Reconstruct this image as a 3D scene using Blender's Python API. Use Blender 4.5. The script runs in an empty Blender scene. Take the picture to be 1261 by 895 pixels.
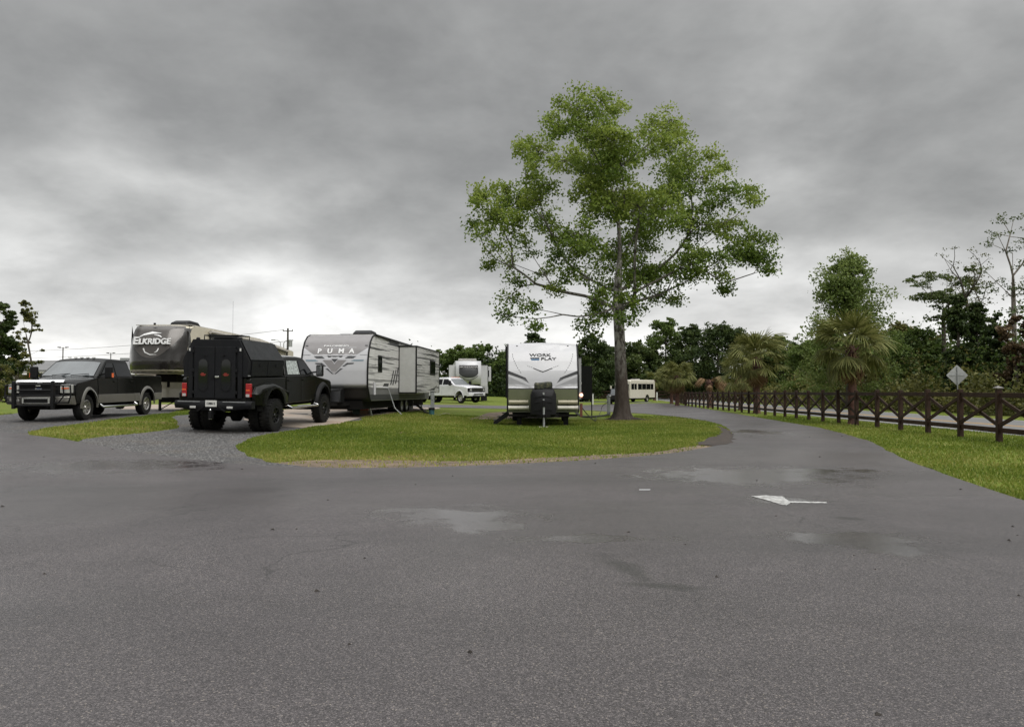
import bpy, bmesh, math, random
import numpy as np
from mathutils import Vector, Matrix
R = math.radians
PI = math.pi
random.seed(7)
S = bpy.context.scene
COL = S.collection

# ------------------------------------------------------------------ camera
FPX, W0, H0 = 950.0, 1261.0, 895.0
HOR = 478.0
CAMH = 1.33
PITCH = math.atan((HOR - H0 / 2) / FPX)
cam = bpy.data.cameras.new('camera')
cam.sensor_width = 36.0
cam.sensor_fit = 'HORIZONTAL'
cam.lens = 36.0 * FPX / W0
cam.clip_start = 0.05
cam.clip_end = 5000
camo = bpy.data.objects.new('camera', cam)
COL.objects.link(camo)
camo.location = (0, 0, CAMH)
camo.rotation_euler = (R(90) + PITCH, 0, 0)
S.camera = camo
S.render.resolution_x, S.render.resolution_y = 1024, 726

# ------------------------------------------------------------------ world
SUN_EL, SUN_AZ = R(50), R(142)      # high, behind the camera, behind thick cloud
w = bpy.data.worlds.new("World")
S.world = w
w.use_nodes = True
nt = w.node_tree
nt.nodes.clear()
def N(tree, typ, **kw):
    n = tree.nodes.new(typ)
    for k, v in kw.items():
        if k.startswith('i_'):
            n.inputs[k[2:].replace('_', ' ')].default_value = v
        else:
            setattr(n, k, v)
    return n
def math_n(tree, op, a, b=None, clamp=False):
    n = tree.nodes.new('ShaderNodeMath'); n.operation = op; n.use_clamp = clamp
    for i, v in enumerate((a, b)):
        if v is None: continue
        if isinstance(v, (int, float)): n.inputs[i].default_value = v
        else: tree.links.new(v, n.inputs[i])
    return n.outputs[0]
def ramp(tree, fac, stops, interp='LINEAR'):
    n = tree.nodes.new('ShaderNodeValToRGB')
    cr = n.color_ramp; cr.interpolation = interp
    while len(cr.elements) < len(stops): cr.elements.new(0.5)
    for e, (p, c) in zip(cr.elements, stops):
        e.position = p
        e.color = (c, c, c, 1) if isinstance(c, (int, float)) else (*c, 1)
    tree.links.new(fac, n.inputs[0])
    return n.outputs[0]
L = nt.links.new
out = N(nt, 'ShaderNodeOutputWorld')
sky = N(nt, 'ShaderNodeTexSky', sky_type='NISHITA', sun_disc=False, sun_elevation=SUN_EL, sun_rotation=SUN_AZ)
bg1 = N(nt, 'ShaderNodeBackground'); bg1.inputs[1].default_value = 0.06
L(sky.outputs[0], bg1.inputs[0])
tc = N(nt, 'ShaderNodeTexCoord')
sep = N(nt, 'ShaderNodeSeparateXYZ'); L(tc.outputs['Generated'], sep.inputs[0])
zc = math_n(nt, 'MAXIMUM', sep.outputs[2], 0.0)
den = math_n(nt, 'ADD', zc, 0.30)
cx = math_n(nt, 'DIVIDE', sep.outputs[0], den)
cy = math_n(nt, 'DIVIDE', sep.outputs[1], den)
comb = N(nt, 'ShaderNodeCombineXYZ'); L(cx, comb.inputs[0]); L(cy, comb.inputs[1])
def noise(tree, vec, scale, detail=4, rough=0.5, dist=0.0, loc=None, sc=None):
    if loc or sc:
        m = N(tree, 'ShaderNodeMapping'); tree.links.new(vec, m.inputs[0])
        if loc: m.inputs['Location'].default_value = loc
        if sc: m.inputs['Scale'].default_value = sc
        vec = m.outputs[0]
    n = N(tree, 'ShaderNodeTexNoise'); n.inputs['Scale'].default_value = scale
    n.inputs['Detail'].default_value = detail; n.inputs['Roughness'].default_value = rough
    n.inputs['Distortion'].default_value = dist
    tree.links.new(vec, n.inputs['Vector'])
    return n.outputs[0]
n1 = noise(nt, comb.outputs[0], 0.95, 6, 0.50, 0.10, loc=(7.23, 2.94, 19.98))
n2 = noise(nt, comb.outputs[0], 3.2, 7, 0.58, 0.12, loc=(9.3, 4.2, 2.0))
base = ramp(nt, zc, [(0.0, 0.62), (0.06, 0.60), (0.12, 0.46), (0.20, 0.285), (0.32, 0.235), (0.46, 0.25), (0.72, 0.80), (1.0, 1.25)], 'EASE')
m1 = ramp(nt, n1, [(0.34, 0.72), (0.5, 0.98), (0.64, 1.42)], 'EASE')
m2 = ramp(nt, n2, [(0.3, 0.80), (0.7, 1.20)])
mm = math_n(nt, 'MULTIPLY', m1, m2)
val = math_n(nt, 'MULTIPLY', base, mm)
tint = ramp(nt, zc, [(0.0, (1.0, 0.985, 0.955)), (0.09, (1.0, 0.995, 0.98)), (0.2, (1.0, 1.0, 0.975)), (1.0, (0.99, 1.0, 1.0))])
mx = N(nt, 'ShaderNodeMix', data_type='RGBA', blend_type='MULTIPLY'); mx.inputs[0].default_value = 1
L(tint, mx.inputs[6]); L(val, mx.inputs[7])
bg2 = N(nt, 'ShaderNodeBackground'); L(mx.outputs[2], bg2.inputs[0]); bg2.inputs[1].default_value = 1.0
mix = N(nt, 'ShaderNodeMixShader'); mix.inputs[0].default_value = 0.94
L(bg1.outputs[0], mix.inputs[1]); L(bg2.outputs[0], mix.inputs[2]); L(mix.outputs[0], out.inputs[0])

sd = bpy.data.lights.new('sun', 'SUN'); sd.energy = 1.5; sd.angle = R(50); sd.color = (1.0, 0.97, 0.93)
so = bpy.data.objects.new('sun', sd); COL.objects.link(so)
sv = Vector((math.sin(SUN_AZ) * math.cos(SUN_EL), math.cos(SUN_AZ) * math.cos(SUN_EL), math.sin(SUN_EL)))
so.rotation_euler = (-sv).to_track_quat('-Z', 'Y').to_euler()
so.location = sv * 50
S.view_settings.view_transform = 'Standard'
S.view_settings.look = 'None'
S.view_settings.exposure = 0.62
S.view_settings.gamma = 1.0

# ------------------------------------------------------------------ terrain
def sst(t):
    t = min(1, max(0, t)); return t * t * (3 - 2 * t)
def gz(x, y):
    """height of the ground: falls gently away from the camera, rises to the left"""
    z = -0.0055 * min(58, max(0, y - 22))
    a = (-x - 1 + min(6.0, 0.45 * max(0, y - 24))) / 11.5
    return z + 0.40 * sst(a) * sst((y - 13) / 15) * (1 - 0.45 * math.exp(-((x + 7.5) / 3) ** 2 - ((y - 22) / 5) ** 2))
CPT, SPT = math.cos(PITCH), math.sin(PITCH)
def G(px, py):
    """where the line of sight through a pixel of the photograph meets the ground"""
    u = (px - W0 / 2) / FPX; v = (H0 / 2 - py) / FPX
    d = Vector((u, CPT - v * SPT, SPT + v * CPT))
    t0, t1 = 0.5, 900.0
    for _ in range(60):
        t = (t0 + t1) / 2
        p = d * t
        if CAMH + p.z > gz(p.x, p.y): t0 = t
        else: t1 = t
    return (d.x * t0, d.y * t0)

# ------------------------------------------------------------------ materials
MATS = {}
def mat(name, col, rough=0.5, metal=0.0, var=0.06, vscale=6.0, bump=0.0, bscale=40.0, coat=0.0, spec=0.5, emit=None, rvar=0.0, dirt=0.0):
    if name in MATS: return MATS[name]
    m = bpy.data.materials.new(name); m.use_nodes = True
    t = m.node_tree; b = t.nodes['Principled BSDF']
    b.inputs['Roughness'].default_value = rough
    b.inputs['Metallic'].default_value = metal
    b.inputs['Coat Weight'].default_value = coat
    b.inputs['Coat Roughness'].default_value = 0.06
    b.inputs['Specular IOR Level'].default_value = spec
    c = N(t, 'ShaderNodeTexCoord')
    n = noise(t, c.outputs['Object'], vscale, 5, 0.6)
    lo = tuple(max(0, x * (1 - var)) for x in col); hi = tuple(min(1, x * (1 + var)) for x in col)
    rc = ramp(t, n, [(0.3, lo), (0.7, hi)])
    if dirt > 0:
        n3 = noise(t, c.outputs['Object'], 1.7, 6, 0.7, 0.6)
        f = ramp(t, n3, [(0.45, 0.0), (0.75, dirt)])
        mxx = N(t, 'ShaderNodeMix', data_type='RGBA'); t.links.new(f, mxx.inputs[0])
        t.links.new(rc, mxx.inputs[6]); mxx.inputs[7].default_value = (0.16, 0.14, 0.11, 1)
        rc = mxx.outputs[2]
    t.links.new(rc, b.inputs['Base Color'])
    if rvar > 0:
        rr = ramp(t, noise(t, c.outputs['Object'], vscale * 0.7, 5, 0.65, 0.3), [(0.3, max(0, rough - rvar)), (0.7, min(1, rough + rvar))])
        t.links.new(rr, b.inputs['Roughness'])
    if bump > 0:
        bn = N(t, 'ShaderNodeBump'); bn.inputs['Strength'].default_value = bump; bn.inputs['Distance'].default_value = 0.01
        t.links.new(noise(t, c.outputs['Object'], bscale, 4, 0.6), bn.inputs['Height'])
        t.links.new(bn.outputs[0], b.inputs['Normal'])
    if emit:
        b.inputs['Emission Color'].default_value = (*emit[0], 1); b.inputs['Emission Strength'].default_value = emit[1]
    MATS[name] = m
    return m

def leafmat(name, lo, mid, hi, trans=0.3, rough=0.55):
    if name in MATS: return MATS[name]
    m = bpy.data.materials.new(name); m.use_nodes = True
    t = m.node_tree; b = t.nodes['Principled BSDF']; o = t.nodes['Material Output']
    a = N(t, 'ShaderNodeAttribute', attribute_name='var')
    c = ramp(t, a.outputs['Fac'], [(0.0, lo), (0.5, mid), (1.0, hi)])
    t.links.new(c, b.inputs['Base Color'])
    b.inputs['Roughness'].default_value = rough
    b.inputs['Specular IOR Level'].default_value = 0.3
    tr = N(t, 'ShaderNodeBsdfTranslucent'); t.links.new(c, tr.inputs[0])
    mi = N(t, 'ShaderNodeMixShader'); mi.inputs[0].default_value = trans
    t.links.new(b.outputs[0], mi.inputs[1]); t.links.new(tr.outputs[0], mi.inputs[2]); t.links.new(mi.outputs[0], o.inputs[0])
    MATS[name] = m
    return m

# ------------------------------------------------------------------ mesh helpers
def tag(o, label=None, cat=None, group=None, kind=None):
    if label: o['label'] = label
    if cat: o['category'] = cat
    if group: o['group'] = group
    if kind: o['kind'] = kind
    return o
def thing(name, label, cat, loc=(0, 0, 0), rotz=0.0, group=None, rot=None):
    o = bpy.data.objects.new(name, None); COL.objects.link(o)
    o.empty_display_size = 0.3
    o.location = loc
    o.rotation_euler = rot if rot else (0, 0, rotz)
    return tag(o, label, cat, group)
def copy_tree(o, parent=None):
    c = o.copy(); COL.objects.link(c); c.parent = parent
    for ch in list(o.children): copy_tree(ch, c)
    return c

class MB:
    def __init__(s): s.v = []; s.f = []
    def add(s, vs, fs):
        k = len(s.v); s.v += [tuple(v) for v in vs]; s.f += [tuple(i + k for i in f) for f in fs]; return s
    def box(s, x0, x1, y0, y1, z0, z1):
        v = [(x, y, z) for x in (x0, x1) for y in (y0, y1) for z in (z0, z1)]
        return s.add(v, [(0, 1, 3, 2), (4, 6, 7, 5), (0, 4, 5, 1), (2, 3, 7, 6), (0, 2, 6, 4), (1, 5, 7, 3)])
    def bar(s, a, b, w, h=None, up=(0, 0, 1)):
        """rectangular bar from a to b"""
        h = h or w; a = Vector(a); b = Vector(b); d = (b - a).normalized()
        u = Vector(up)
        if abs(d.dot(u)) > 0.98: u = Vector((1, 0, 0))
        r = d.cross(u).normalized(); q = r.cross(d).normalized()
        v = [p + r * i * w / 2 + q * j * h / 2 for p in (a, b) for i in (-1, 1) for j in (-1, 1)]
        return s.add(v, [(0, 1, 3, 2), (4, 6, 7, 5), (0, 4, 5, 1), (2, 3, 7, 6), (0, 2, 6, 4), (1, 5, 7, 3)])
    def tube(s, pts, r, n=8, caps=True):
        pts = [Vector(p) for p in pts]
        rs = r if isinstance(r, (list, tuple)) else [r] * len(pts)
        rings = []; ref = None
        for i, p in enumerate(pts):
            d = (pts[min(i + 1, len(pts) - 1)] - pts[max(i - 1, 0)])
            if d.length < 1e-9: d = Vector((0, 0, 1))
            d.normalize()
            if ref is None: ref = Vector((0, 0, 1)) if abs(d.z) < 0.9 else Vector((1, 0, 0))
            u = d.cross(ref)
            if u.length < 1e-3: u = d.cross(Vector((0.3, 1, 0.2)))
            u.normalize(); q = u.cross(d)
            ref = q
            rings.append([p + (u * math.cos(2 * PI * k / n) + q * math.sin(2 * PI * k / n)) * rs[i] for k in range(n)])
        vs = [v for g in rings for v in g]; fs = []
        for i in range(len(rings) - 1):
            for k in range(n):
                a = i * n + k; b = i * n + (k + 1) % n
                fs.append((a, b, b + n, a + n))
        if caps:
            fs.append(tuple(range(n))); fs.append(tuple((len(rings) - 1) * n + k for k in range(n)))
        return s.add(vs, fs)
    def lathe(s, prof, axis='y', c=(0, 0, 0), n=28, caps=True):
        """prof: list of (radius, offset along axis)"""
        vs = []; fs = []
        for (r, o) in prof:
            for k in range(n):
                a = 2 * PI * k / n; p = r * math.cos(a); q = r * math.sin(a)
                v = {'x': (o, p, q), 'y': (p, o, q), 'z': (p, q, o)}[axis]
                vs.append((v[0] + c[0], v[1] + c[1], v[2] + c[2]))
        for i in range(len(prof) - 1):
            for k in range(n):
                a = i * n + k; b = i * n + (k + 1) % n
                fs.append((a, b, b + n, a + n))
        if caps:
            fs.append(tuple(range(n))); fs.append(tuple((len(prof) - 1) * n + k for k in range(n)))
        return s.add(vs, fs)
    def loft(s, prof, ys, fn=None, caps=True):
        """closed side profile [(x,z)] carried across the stations ys, warped by fn(x,y,z)"""
        n = len(prof); vs = []; fs = []
        for y in ys:
            for (x, z) in prof: vs.append(fn(x, y, z) if fn else (x, y, z))
        for i in range(len(ys) - 1):
            for k in range(n):
                a = i * n + k; b = i * n + (k + 1) % n
                fs.append((a, b, b + n, a + n))
        if caps:
            fs.append(tuple(range(n))); fs.append(tuple((len(ys) - 1) * n + k for k in range(n)))
        return s.add(vs, fs)
    def prism(s, poly, o, u, v, wv):
        """poly in the u,v plane at origin o, given thickness wv"""
        o, u, v, wv = Vector(o), Vector(u), Vector(v), Vector(wv); n = len(poly)
        vs = [o + u * a + v * b for a, b in poly] + [o + u * a + v * b + wv for a, b in poly]
        fs = [tuple(range(n)), tuple(range(n, 2 * n))] + [(k, (k + 1) % n, (k + 1) % n + n, k + n) for k in range(n)]
        return s.add(vs, fs)
    def build(s, name, m, parent=None, bevel=0.0, smooth=False, seg=2, kind=None, label=None, angle=35):
        me = bpy.data.meshes.new(name)
        me.from_pydata(s.v, [], s.f); me.validate()
        bm = bmesh.new(); bm.from_mesh(me); bmesh.ops.recalc_face_normals(bm, faces=bm.faces); bm.to_mesh(me); bm.free()
        me.materials.append(m)
        o = bpy.data.objects.new(name, me); COL.objects.link(o)
        if parent is not None: o.parent = parent
        if bevel > 0:
            b = o.modifiers.new('bevel', 'BEVEL'); b.width = bevel; b.segments = seg; b.limit_method = 'ANGLE'; b.angle_limit = R(angle)
            b.harden_normals = True
            smooth = True
        if smooth:
            me.polygons.foreach_set('use_smooth', [True] * len(me.polygons))
            if bevel <= 0:
                try: me.set_sharp_from_angle(angle=R(40))
                except Exception: pass
        if kind: o['kind'] = kind
        if label: o['label'] = label
        return o

def arc(cx, cz, r, a0, a1, n):
    return [(cx + r * math.cos(R(a0 + (a1 - a0) * k / n)), cz + r * math.sin(R(a0 + (a1 - a0) * k / n))) for k in range(n + 1)]

def text(body, size, m, parent, mx, name='lettering', extrude=0.004, offset=0.0, shear=0.0, sx=1.0, align='CENTER', label=None):
    cu = bpy.data.curves.new(name, 'FONT'); cu.body = body; cu.size = size; cu.extrude = extrude; cu.offset = offset
    cu.align_x = align; cu.align_y = 'CENTER'; cu.shear = shear; cu.resolution_u = 3
    t = bpy.data.objects.new('tmp_text', cu); COL.objects.link(t)
    bpy.context.view_layer.update()
    me = bpy.data.meshes.new_from_object(t.evaluated_get(bpy.context.evaluated_depsgraph_get()))
    bpy.data.objects.remove(t)
    me.name = name
    me.transform(mx @ Matrix.Diagonal((sx, 1, 1, 1)))
    me.materials.clear(); me.materials.append(m)
    o = bpy.data.objects.new(name, me); COL.objects.link(o)
    if parent is not None: o.parent = parent
    if label: o['label'] = label
    return o
def frame_mx(o, u, v):
    """matrix taking text x to u, text y to v, at origin o"""
    u = Vector(u).normalized(); v = Vector(v).normalized(); n = u.cross(v)
    m = Matrix.Identity(4)
    for i in range(3):
        m[i][0] = u[i]; m[i][1] = v[i]; m[i][2] = n[i]; m[i][3] = o[i]
    return m

# ------------------------------------------------------------------ ground sheets
def catmull(pts, per=1.2, closed=True, jit=0.0, seed=1):
    rr = random.Random(seed); res = []; n = len(pts)
    for i in range(n):
        p0, p1, p2, p3 = [Vector(pts[(i + k) % n]) for k in (-1, 0, 1, 2)]
        d = (p2 - p1).length
        k = max(1, min(40, int(d / per)))
        for j in range(k):
            t = j / k
            q = 0.5 * ((2 * p1) + (p2 - p0) * t + (2 * p0 - 5 * p1 + 4 * p2 - p3) * t * t + (3 * p1 - p0 - 3 * p2 + p3) * t ** 3)
            jj = jit * min(1, p1.length / 20)
            res.append((q.x + rr.uniform(-jj, jj), q.y + rr.uniform(-jj, jj)))
    return res
def inpoly(P, xs, ys):
    """vectorised point-in-polygon"""
    inside = np.zeros(len(xs), bool); n = len(P)
    for i in range(n):
        x1, y1 = P[i]; x2, y2 = P[(i + 1) % n]
        c = ((y1 > ys) != (y2 > ys))
        if y1 != y2:
            inside ^= c & (xs < (x2 - x1) * (ys - y1) / (y2 - y1) + x1)
    return inside
XC = [-60, -45, -35, -28, -24, -20, -17, -15, -13.5, -12, -10.5, -9, -7.5, -6, -4.5, -3, -1.5, 0, 2, 5]
YC = [13, 14.5, 16, 17.5, 19, 20.5, 22, 24, 26, 28, 31, 34, 38, 42, 50, 60, 80]
def sheet(name, poly, off, m, kind='structure', label=None):
    me = bpy.data.meshes.new(name); bm = bmesh.new()
    vs = [bm.verts.new((x, y, 0)) for x, y in poly]
    f = bm.faces.new(vs)
    bmesh.ops.triangulate(bm, faces=[f])
    for c in XC:
        bmesh.ops.bisect_plane(bm, geom=bm.verts[:] + bm.edges[:] + bm.faces[:], plane_co=(c, 0, 0), plane_no=(1, 0, 0))
    for c in YC:
        bmesh.ops.bisect_plane(bm, geom=bm.verts[:] + bm.edges[:] + bm.faces[:], plane_co=(0, c, 0), plane_no=(0, 1, 0))
    for v in bm.verts: v.co.z = gz(v.co.x, v.co.y) + off
    bmesh.ops.recalc_face_normals(bm, faces=bm.faces)
    if sum(f.normal.z for f in bm.faces) < 0: bmesh.ops.reverse_faces(bm, faces=bm.faces)
    bm.to_mesh(me); bm.free(); me.materials.append(m)
    me.polygons.foreach_set('use_smooth', [True] * len(me.polygons))
    o = bpy.data.objects.new(name, me); COL.objects.link(o); o['kind'] = kind
    if label: o['label'] = label
    return o

def ground_shader(name, build):
    m = bpy.data.materials.new(name); m.use_nodes = True
    t = m.node_tree; b = t.nodes['Principled BSDF']
    g = N(t, 'ShaderNodeNewGeometry')
    build(t, b, g.outputs['Position']); MATS[name] = m
    return m
def mixc(t, f, a, b):
    m = N(t, 'ShaderNodeMix', data_type='RGBA')
    if isinstance(f, (int, float)): m.inputs[0].default_value = f
    else: t.links.new(f, m.inputs[0])
    for i, v in ((6, a), (7, b)):
        if isinstance(v, tuple): m.inputs[i].default_value = (*v, 1)
        else: t.links.new(v, m.inputs[i])
    return m.outputs[2]

def blob(t, P, x, y, rx, ry, ang=0.0, soft=0.5):
    """soft irregular patch mask at a place on the ground"""
    mp = N(t, 'ShaderNodeMapping', vector_type='TEXTURE'); t.links.new(P, mp.inputs[0])
    mp.inputs['Location'].default_value = (x, y, 0); mp.inputs['Rotation'].default_value = (0, 0, ang)
    mp.inputs['Scale'].default_value = (rx, ry, 1e3)
    ln = N(t, 'ShaderNodeVectorMath', operation='LENGTH'); t.links.new(mp.outputs[0], ln.inputs[0])
    nn = noise(t, P, 2.2, 5, 0.65, 0.4)
    v = math_n(t, 'ADD', ln.outputs['Value'], math_n(t, 'MULTIPLY', math_n(t, 'SUBTRACT', nn, 0.5), 2.2))
    return ramp(t, v, [(max(0.01, 0.9 - soft), 1.0), (0.98, 0.0)], 'EASE')
def gp(px, py, rx, ry, ang=0.0, soft=0.5):
    x, y = G(px, py); return (x, y, rx, ry, ang, soft)
BARE = [gp(520, 562, 1.6, .45), gp(455, 567, 1.5, .35), gp(640, 564, 1.6, .35), gp(420, 556, .7, .5), gp(560, 548, 1.1, .5), gp(160, 528, 1.3, .6), gp(190, 520, 1.2, .7), gp(500, 533, .9, .8), gp(640, 520, .8, .7), gp(100, 534, 1.0, .5)]
def b_grass(t, b, P):
    big = noise(t, P, 0.12, 5, 0.6); med = noise(t, P, 0.9, 5, 0.65, 0.5); fine = noise(t, P, 22, 3, 0.7)
    c = mixc(t, ramp(t, med, [(0.35, 0), (0.65, 1)]), (0.105, 0.145, 0.018), (0.160, 0.195, 0.028))
    c = mixc(t, ramp(t, big, [(0.45, 0), (0.72, 0.8)]), c, (0.17, 0.165, 0.045))
    pat = noise(t, P, 0.55, 6, 0.7, 0.4, loc=(5, 3, 0))
    c = mixc(t, ramp(t, pat, [(0.60, 0), (0.70, 0.75)]), c, (0.15, 0.11, 0.06))
    c = mixc(t, ramp(t, fine, [(0.3, 0.55), (0.7, 0.0)]), c, (0.035, 0.06, 0.01))
    bb = None
    for q in BARE:
        v = blob(t, P, *q); bb = v if bb is None else math_n(t, 'MAXIMUM', bb, v)
    c = mixc(t, math_n(t, 'MULTIPLY', bb, 0.8), c, (0.15, 0.10, 0.055))
    t.links.new(c, b.inputs['Base Color']); b.inputs['Roughness'].default_value = 0.9
    b.inputs['Specular IOR Level'].default_value = 0.15
    bn = N(t, 'ShaderNodeBump'); bn.inputs['Strength'].default_value = 0.8; bn.inputs['Distance'].default_value = 0.03
    t.links.new(fine, bn.inputs['Height']); t.links.new(bn.outputs[0], b.inputs['Normal'])
M_GRASS = ground_shader('lawn', b_grass)

def b_asphalt(t, b, P):
    v1 = N(t, 'ShaderNodeTexVoronoi'); v1.inputs['Scale'].default_value = 135; t.links.new(P, v1.inputs['Vector'])
    stone = N(t, 'ShaderNodeSeparateColor'); t.links.new(v1.outputs['Color'], stone.inputs[0])
    sc = ramp(t, stone.outputs[0], [(0.0, (0.036, 0.031, 0.032)), (0.5, (0.068, 0.059, 0.060)), (0.78, (0.096, 0.084, 0.085)), (0.95, (0.145, 0.130, 0.128)), (1.0, (0.21, 0.18, 0.155))])
    gap = ramp(t, v1.outputs['Distance'], [(0.35, 1.0), (0.75, 0.5)])
    sc2 = N(t, 'ShaderNodeMix', data_type='RGBA', blend_type='MULTIPLY'); sc2.inputs[0].default_value = 1
    t.links.new(sc, sc2.inputs[6]); t.links.new(gap, sc2.inputs[7])
    big = noise(t, P, 0.22, 5, 0.6, 0.8); med = noise(t, P, 1.3, 5, 0.6)
    k = ramp(t, big, [(0.3, 0.78), (0.7, 1.25)]); k2 = ramp(t, med, [(0.3, 0.9), (0.7, 1.12)])
    kk = math_n(t, 'MULTIPLY', k, k2)
    c3 = N(t, 'ShaderNodeMix', data_type='RGBA', blend_type='MULTIPLY'); c3.inputs[0].default_value = 1
    t.links.new(sc2.outputs[2], c3.inputs[6]); t.links.new(kk, c3.inputs[7])
    col = c3.outputs[2]
    # worn coarse band, oily damp stains
    stain = blob(t, P, *STAIN1); stain2 = blob(t, P, *STAIN2); stain3 = blob(t, P, *STAIN3)
    st = math_n(t, 'MAXIMUM', math_n(t, 'MAXIMUM', stain, stain2), stain3)
    col = mixc(t, math_n(t, 'MULTIPLY', st, 0.75), col, (0.016, 0.015, 0.012))
    # fine wandering cracks and a faint sawn seam
    wob = N(t, 'ShaderNodeVectorMath', operation='ADD'); t.links.new(P, wob.inputs[0])
    nz = N(t, 'ShaderNodeTexNoise'); nz.inputs['Scale'].default_value = 1.1; nz.inputs['Detail'].default_value = 5; t.links.new(P, nz.inputs['Vector'])
    t.links.new(nz.outputs['Color'], wob.inputs[1])
    ve = N(t, 'ShaderNodeTexVoronoi', feature='DISTANCE_TO_EDGE'); ve.inputs['Scale'].default_value = 0.22; t.links.new(wob.outputs[0], ve.inputs['Vector'])
    ck = ramp(t, ve.outputs['Distance'], [(0.0, 1.0), (0.0022, 0.7), (0.0040, 0.0)])
    ckm = ramp(t, noise(t, P, 0.35, 4, 0.6, 0, loc=(4, 9, 1)), [(0.50, 0.0), (0.60, 0.75)])
    col = mixc(t, math_n(t, 'MULTIPLY', ck, ckm), col, (0.014, 0.013, 0.012))
    lane = noise(t, P, 0.5, 5, 0.6, 0.5, loc=(1, 5, 0), sc=(0.18, 1.0, 1))
    col = mixc(t, ramp(t, lane, [(0.52, 0.0), (0.66, 0.38)]), col, (0.032, 0.029, 0.029))
    t.links.new(col, b.inputs['Base Color'])
    # dampness: smoother, with soft edges
    wet = noise(t, P, 0.3, 5, 0.6, 0.6, loc=(2.2, 7.7, 0), sc=(0.55, 1.2, 1))
    ro = ramp(t, wet, [(0.36, 0.28), (0.5, 0.40), (0.64, 0.52)])
    dm = None
    for a in DAMP:
        q = blob(t, P, *a); dm = q if dm is None else math_n(t, 'MAXIMUM', dm, q)
    ro2 = N(t, 'ShaderNodeMix'); t.links.new(dm, ro2.inputs[0]); t.links.new(ro, ro2.inputs[2]); ro2.inputs[3].default_value = 0.17
    t.links.new(ro2.outputs[0], b.inputs['Roughness'])
    b.inputs['Specular IOR Level'].default_value = 0.6
    bn = N(t, 'ShaderNodeBump'); bn.inputs['Distance'].default_value = 0.006
    bs = N(t, 'ShaderNodeMix'); t.links.new(dm, bs.inputs[0]); bs.inputs[2].default_value = 0.5; bs.inputs[3].default_value = 0.09
    t.links.new(bs.outputs[0], bn.inputs['Strength'])
    t.links.new(math_n(t, 'SUBTRACT', 1.0, v1.outputs['Distance']), bn.inputs['Height']); t.links.new(bn.outputs[0], b.inputs['Normal'])
STAIN1 = gp(772, 703, 0.16, 0.72, R(14), 0.8); STAIN2 = gp(815, 724, 0.34, 0.15, R(-20), 0.8); STAIN3 = gp(1048, 640, 0.20, 0.20)
DAMP = [gp(965, 617, 0.75, .42, 0, .6), gp(500, 630, .6, .25), gp(905, 590, 0.9, 1.4), gp(975, 580, 2.2, .5), gp(720, 665, .9, .25), gp(1110, 680, .5, .5), gp(560, 636, 1.1, 0.75), gp(915, 586, 2.2, 1.6), gp(600, 650, 0.5, 0.5), gp(1040, 665, 0.9, 0.5), gp(130, 575, 2.6, 1.6), gp(930, 532, 1.2, 2.0)]
M_ASPH = ground_shader('wet_asphalt', b_asphalt)

def b_gravel(t, b, P):
    v1 = N(t, 'ShaderNodeTexVoronoi'); v1.inputs['Scale'].default_value = 36; t.links.new(P, v1.inputs['Vector'])
    s_ = N(t, 'ShaderNodeSeparateColor'); t.links.new(v1.outputs['Color'], s_.inputs[0])
    c = ramp(t, s_.outputs[0], [(0, (0.02, 0.02, 0.02)), (0.5, (0.052, 0.051, 0.052)), (0.85, (0.105, 0.10, 0.097)), (1, (0.22, 0.21, 0.20))])
    c = mixc(t, ramp(t, noise(t, P, 0.8, 5, 0.6), [(0.5, 0), (0.75, 0.5)]), c, (0.10, 0.075, 0.05))
    t.links.new(c, b.inputs['Base Color']); b.inputs['Roughness'].default_value = 0.75
    bn = N(t, 'ShaderNodeBump'); bn.inputs['Strength'].default_value = 1.0; bn.inputs['Distance'].default_value = 0.02
    t.links.new(math_n(t, 'SUBTRACT', 1.0, v1.outputs['Distance']), bn.inputs['Height']); t.links.new(bn.outputs[0], b.inputs['Normal'])
M_GRAVEL = ground_shader('gravel', b_gravel)
def b_conc(t, b, P):
    c = mixc(t, ramp(t, noise(t, P, 0.7, 6, 0.65, 0.5), [(0.35, 0), (0.7, 1)]), (0.30, 0.22, 0.16), (0.36, 0.33, 0.29))
    c = mixc(t, ramp(t, noise(t, P, 9, 4, 0.6), [(0.3, 0.35), (0.7, 0)]), c, (0.16, 0.13, 0.10))
    t.links.new(c, b.inputs['Base Color']); b.inputs['Roughness'].default_value = 0.62
M_CONC = ground_shader('stained_concrete', b_conc)
def b_dirt(t, b, P):
    c = mixc(t, ramp(t, noise(t, P, 1.5, 6, 0.7), [(0.35, 0), (0.65, 1)]), (0.07, 0.052, 0.036), (0.19, 0.14, 0.095))
    t.links.new(c, b.inputs['Base Color']); b.inputs['Roughness'].default_value = 0.9
    bn = N(t, 'ShaderNodeBump'); bn.inputs['Strength'].default_value = 0.8; bn.inputs['Distance'].default_value = 0.02
    t.links.new(noise(t, P, 25, 4, 0.7), bn.inputs['Height']); t.links.new(bn.outputs[0], b.inputs['Normal'])
M_DIRT = ground_shader('sandy_dirt', b_dirt)
def b_hw(t, b, P):
    c = mixc(t, noise(t, P, 0.6, 5, 0.6), (0.10, 0.10, 0.10), (0.16, 0.158, 0.155))
    t.links.new(c, b.inputs['Base Color']); b.inputs['Roughness'].default_value = 0.6
M_HW = ground_shader('grey_highway_asphalt', b_hw)

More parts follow.
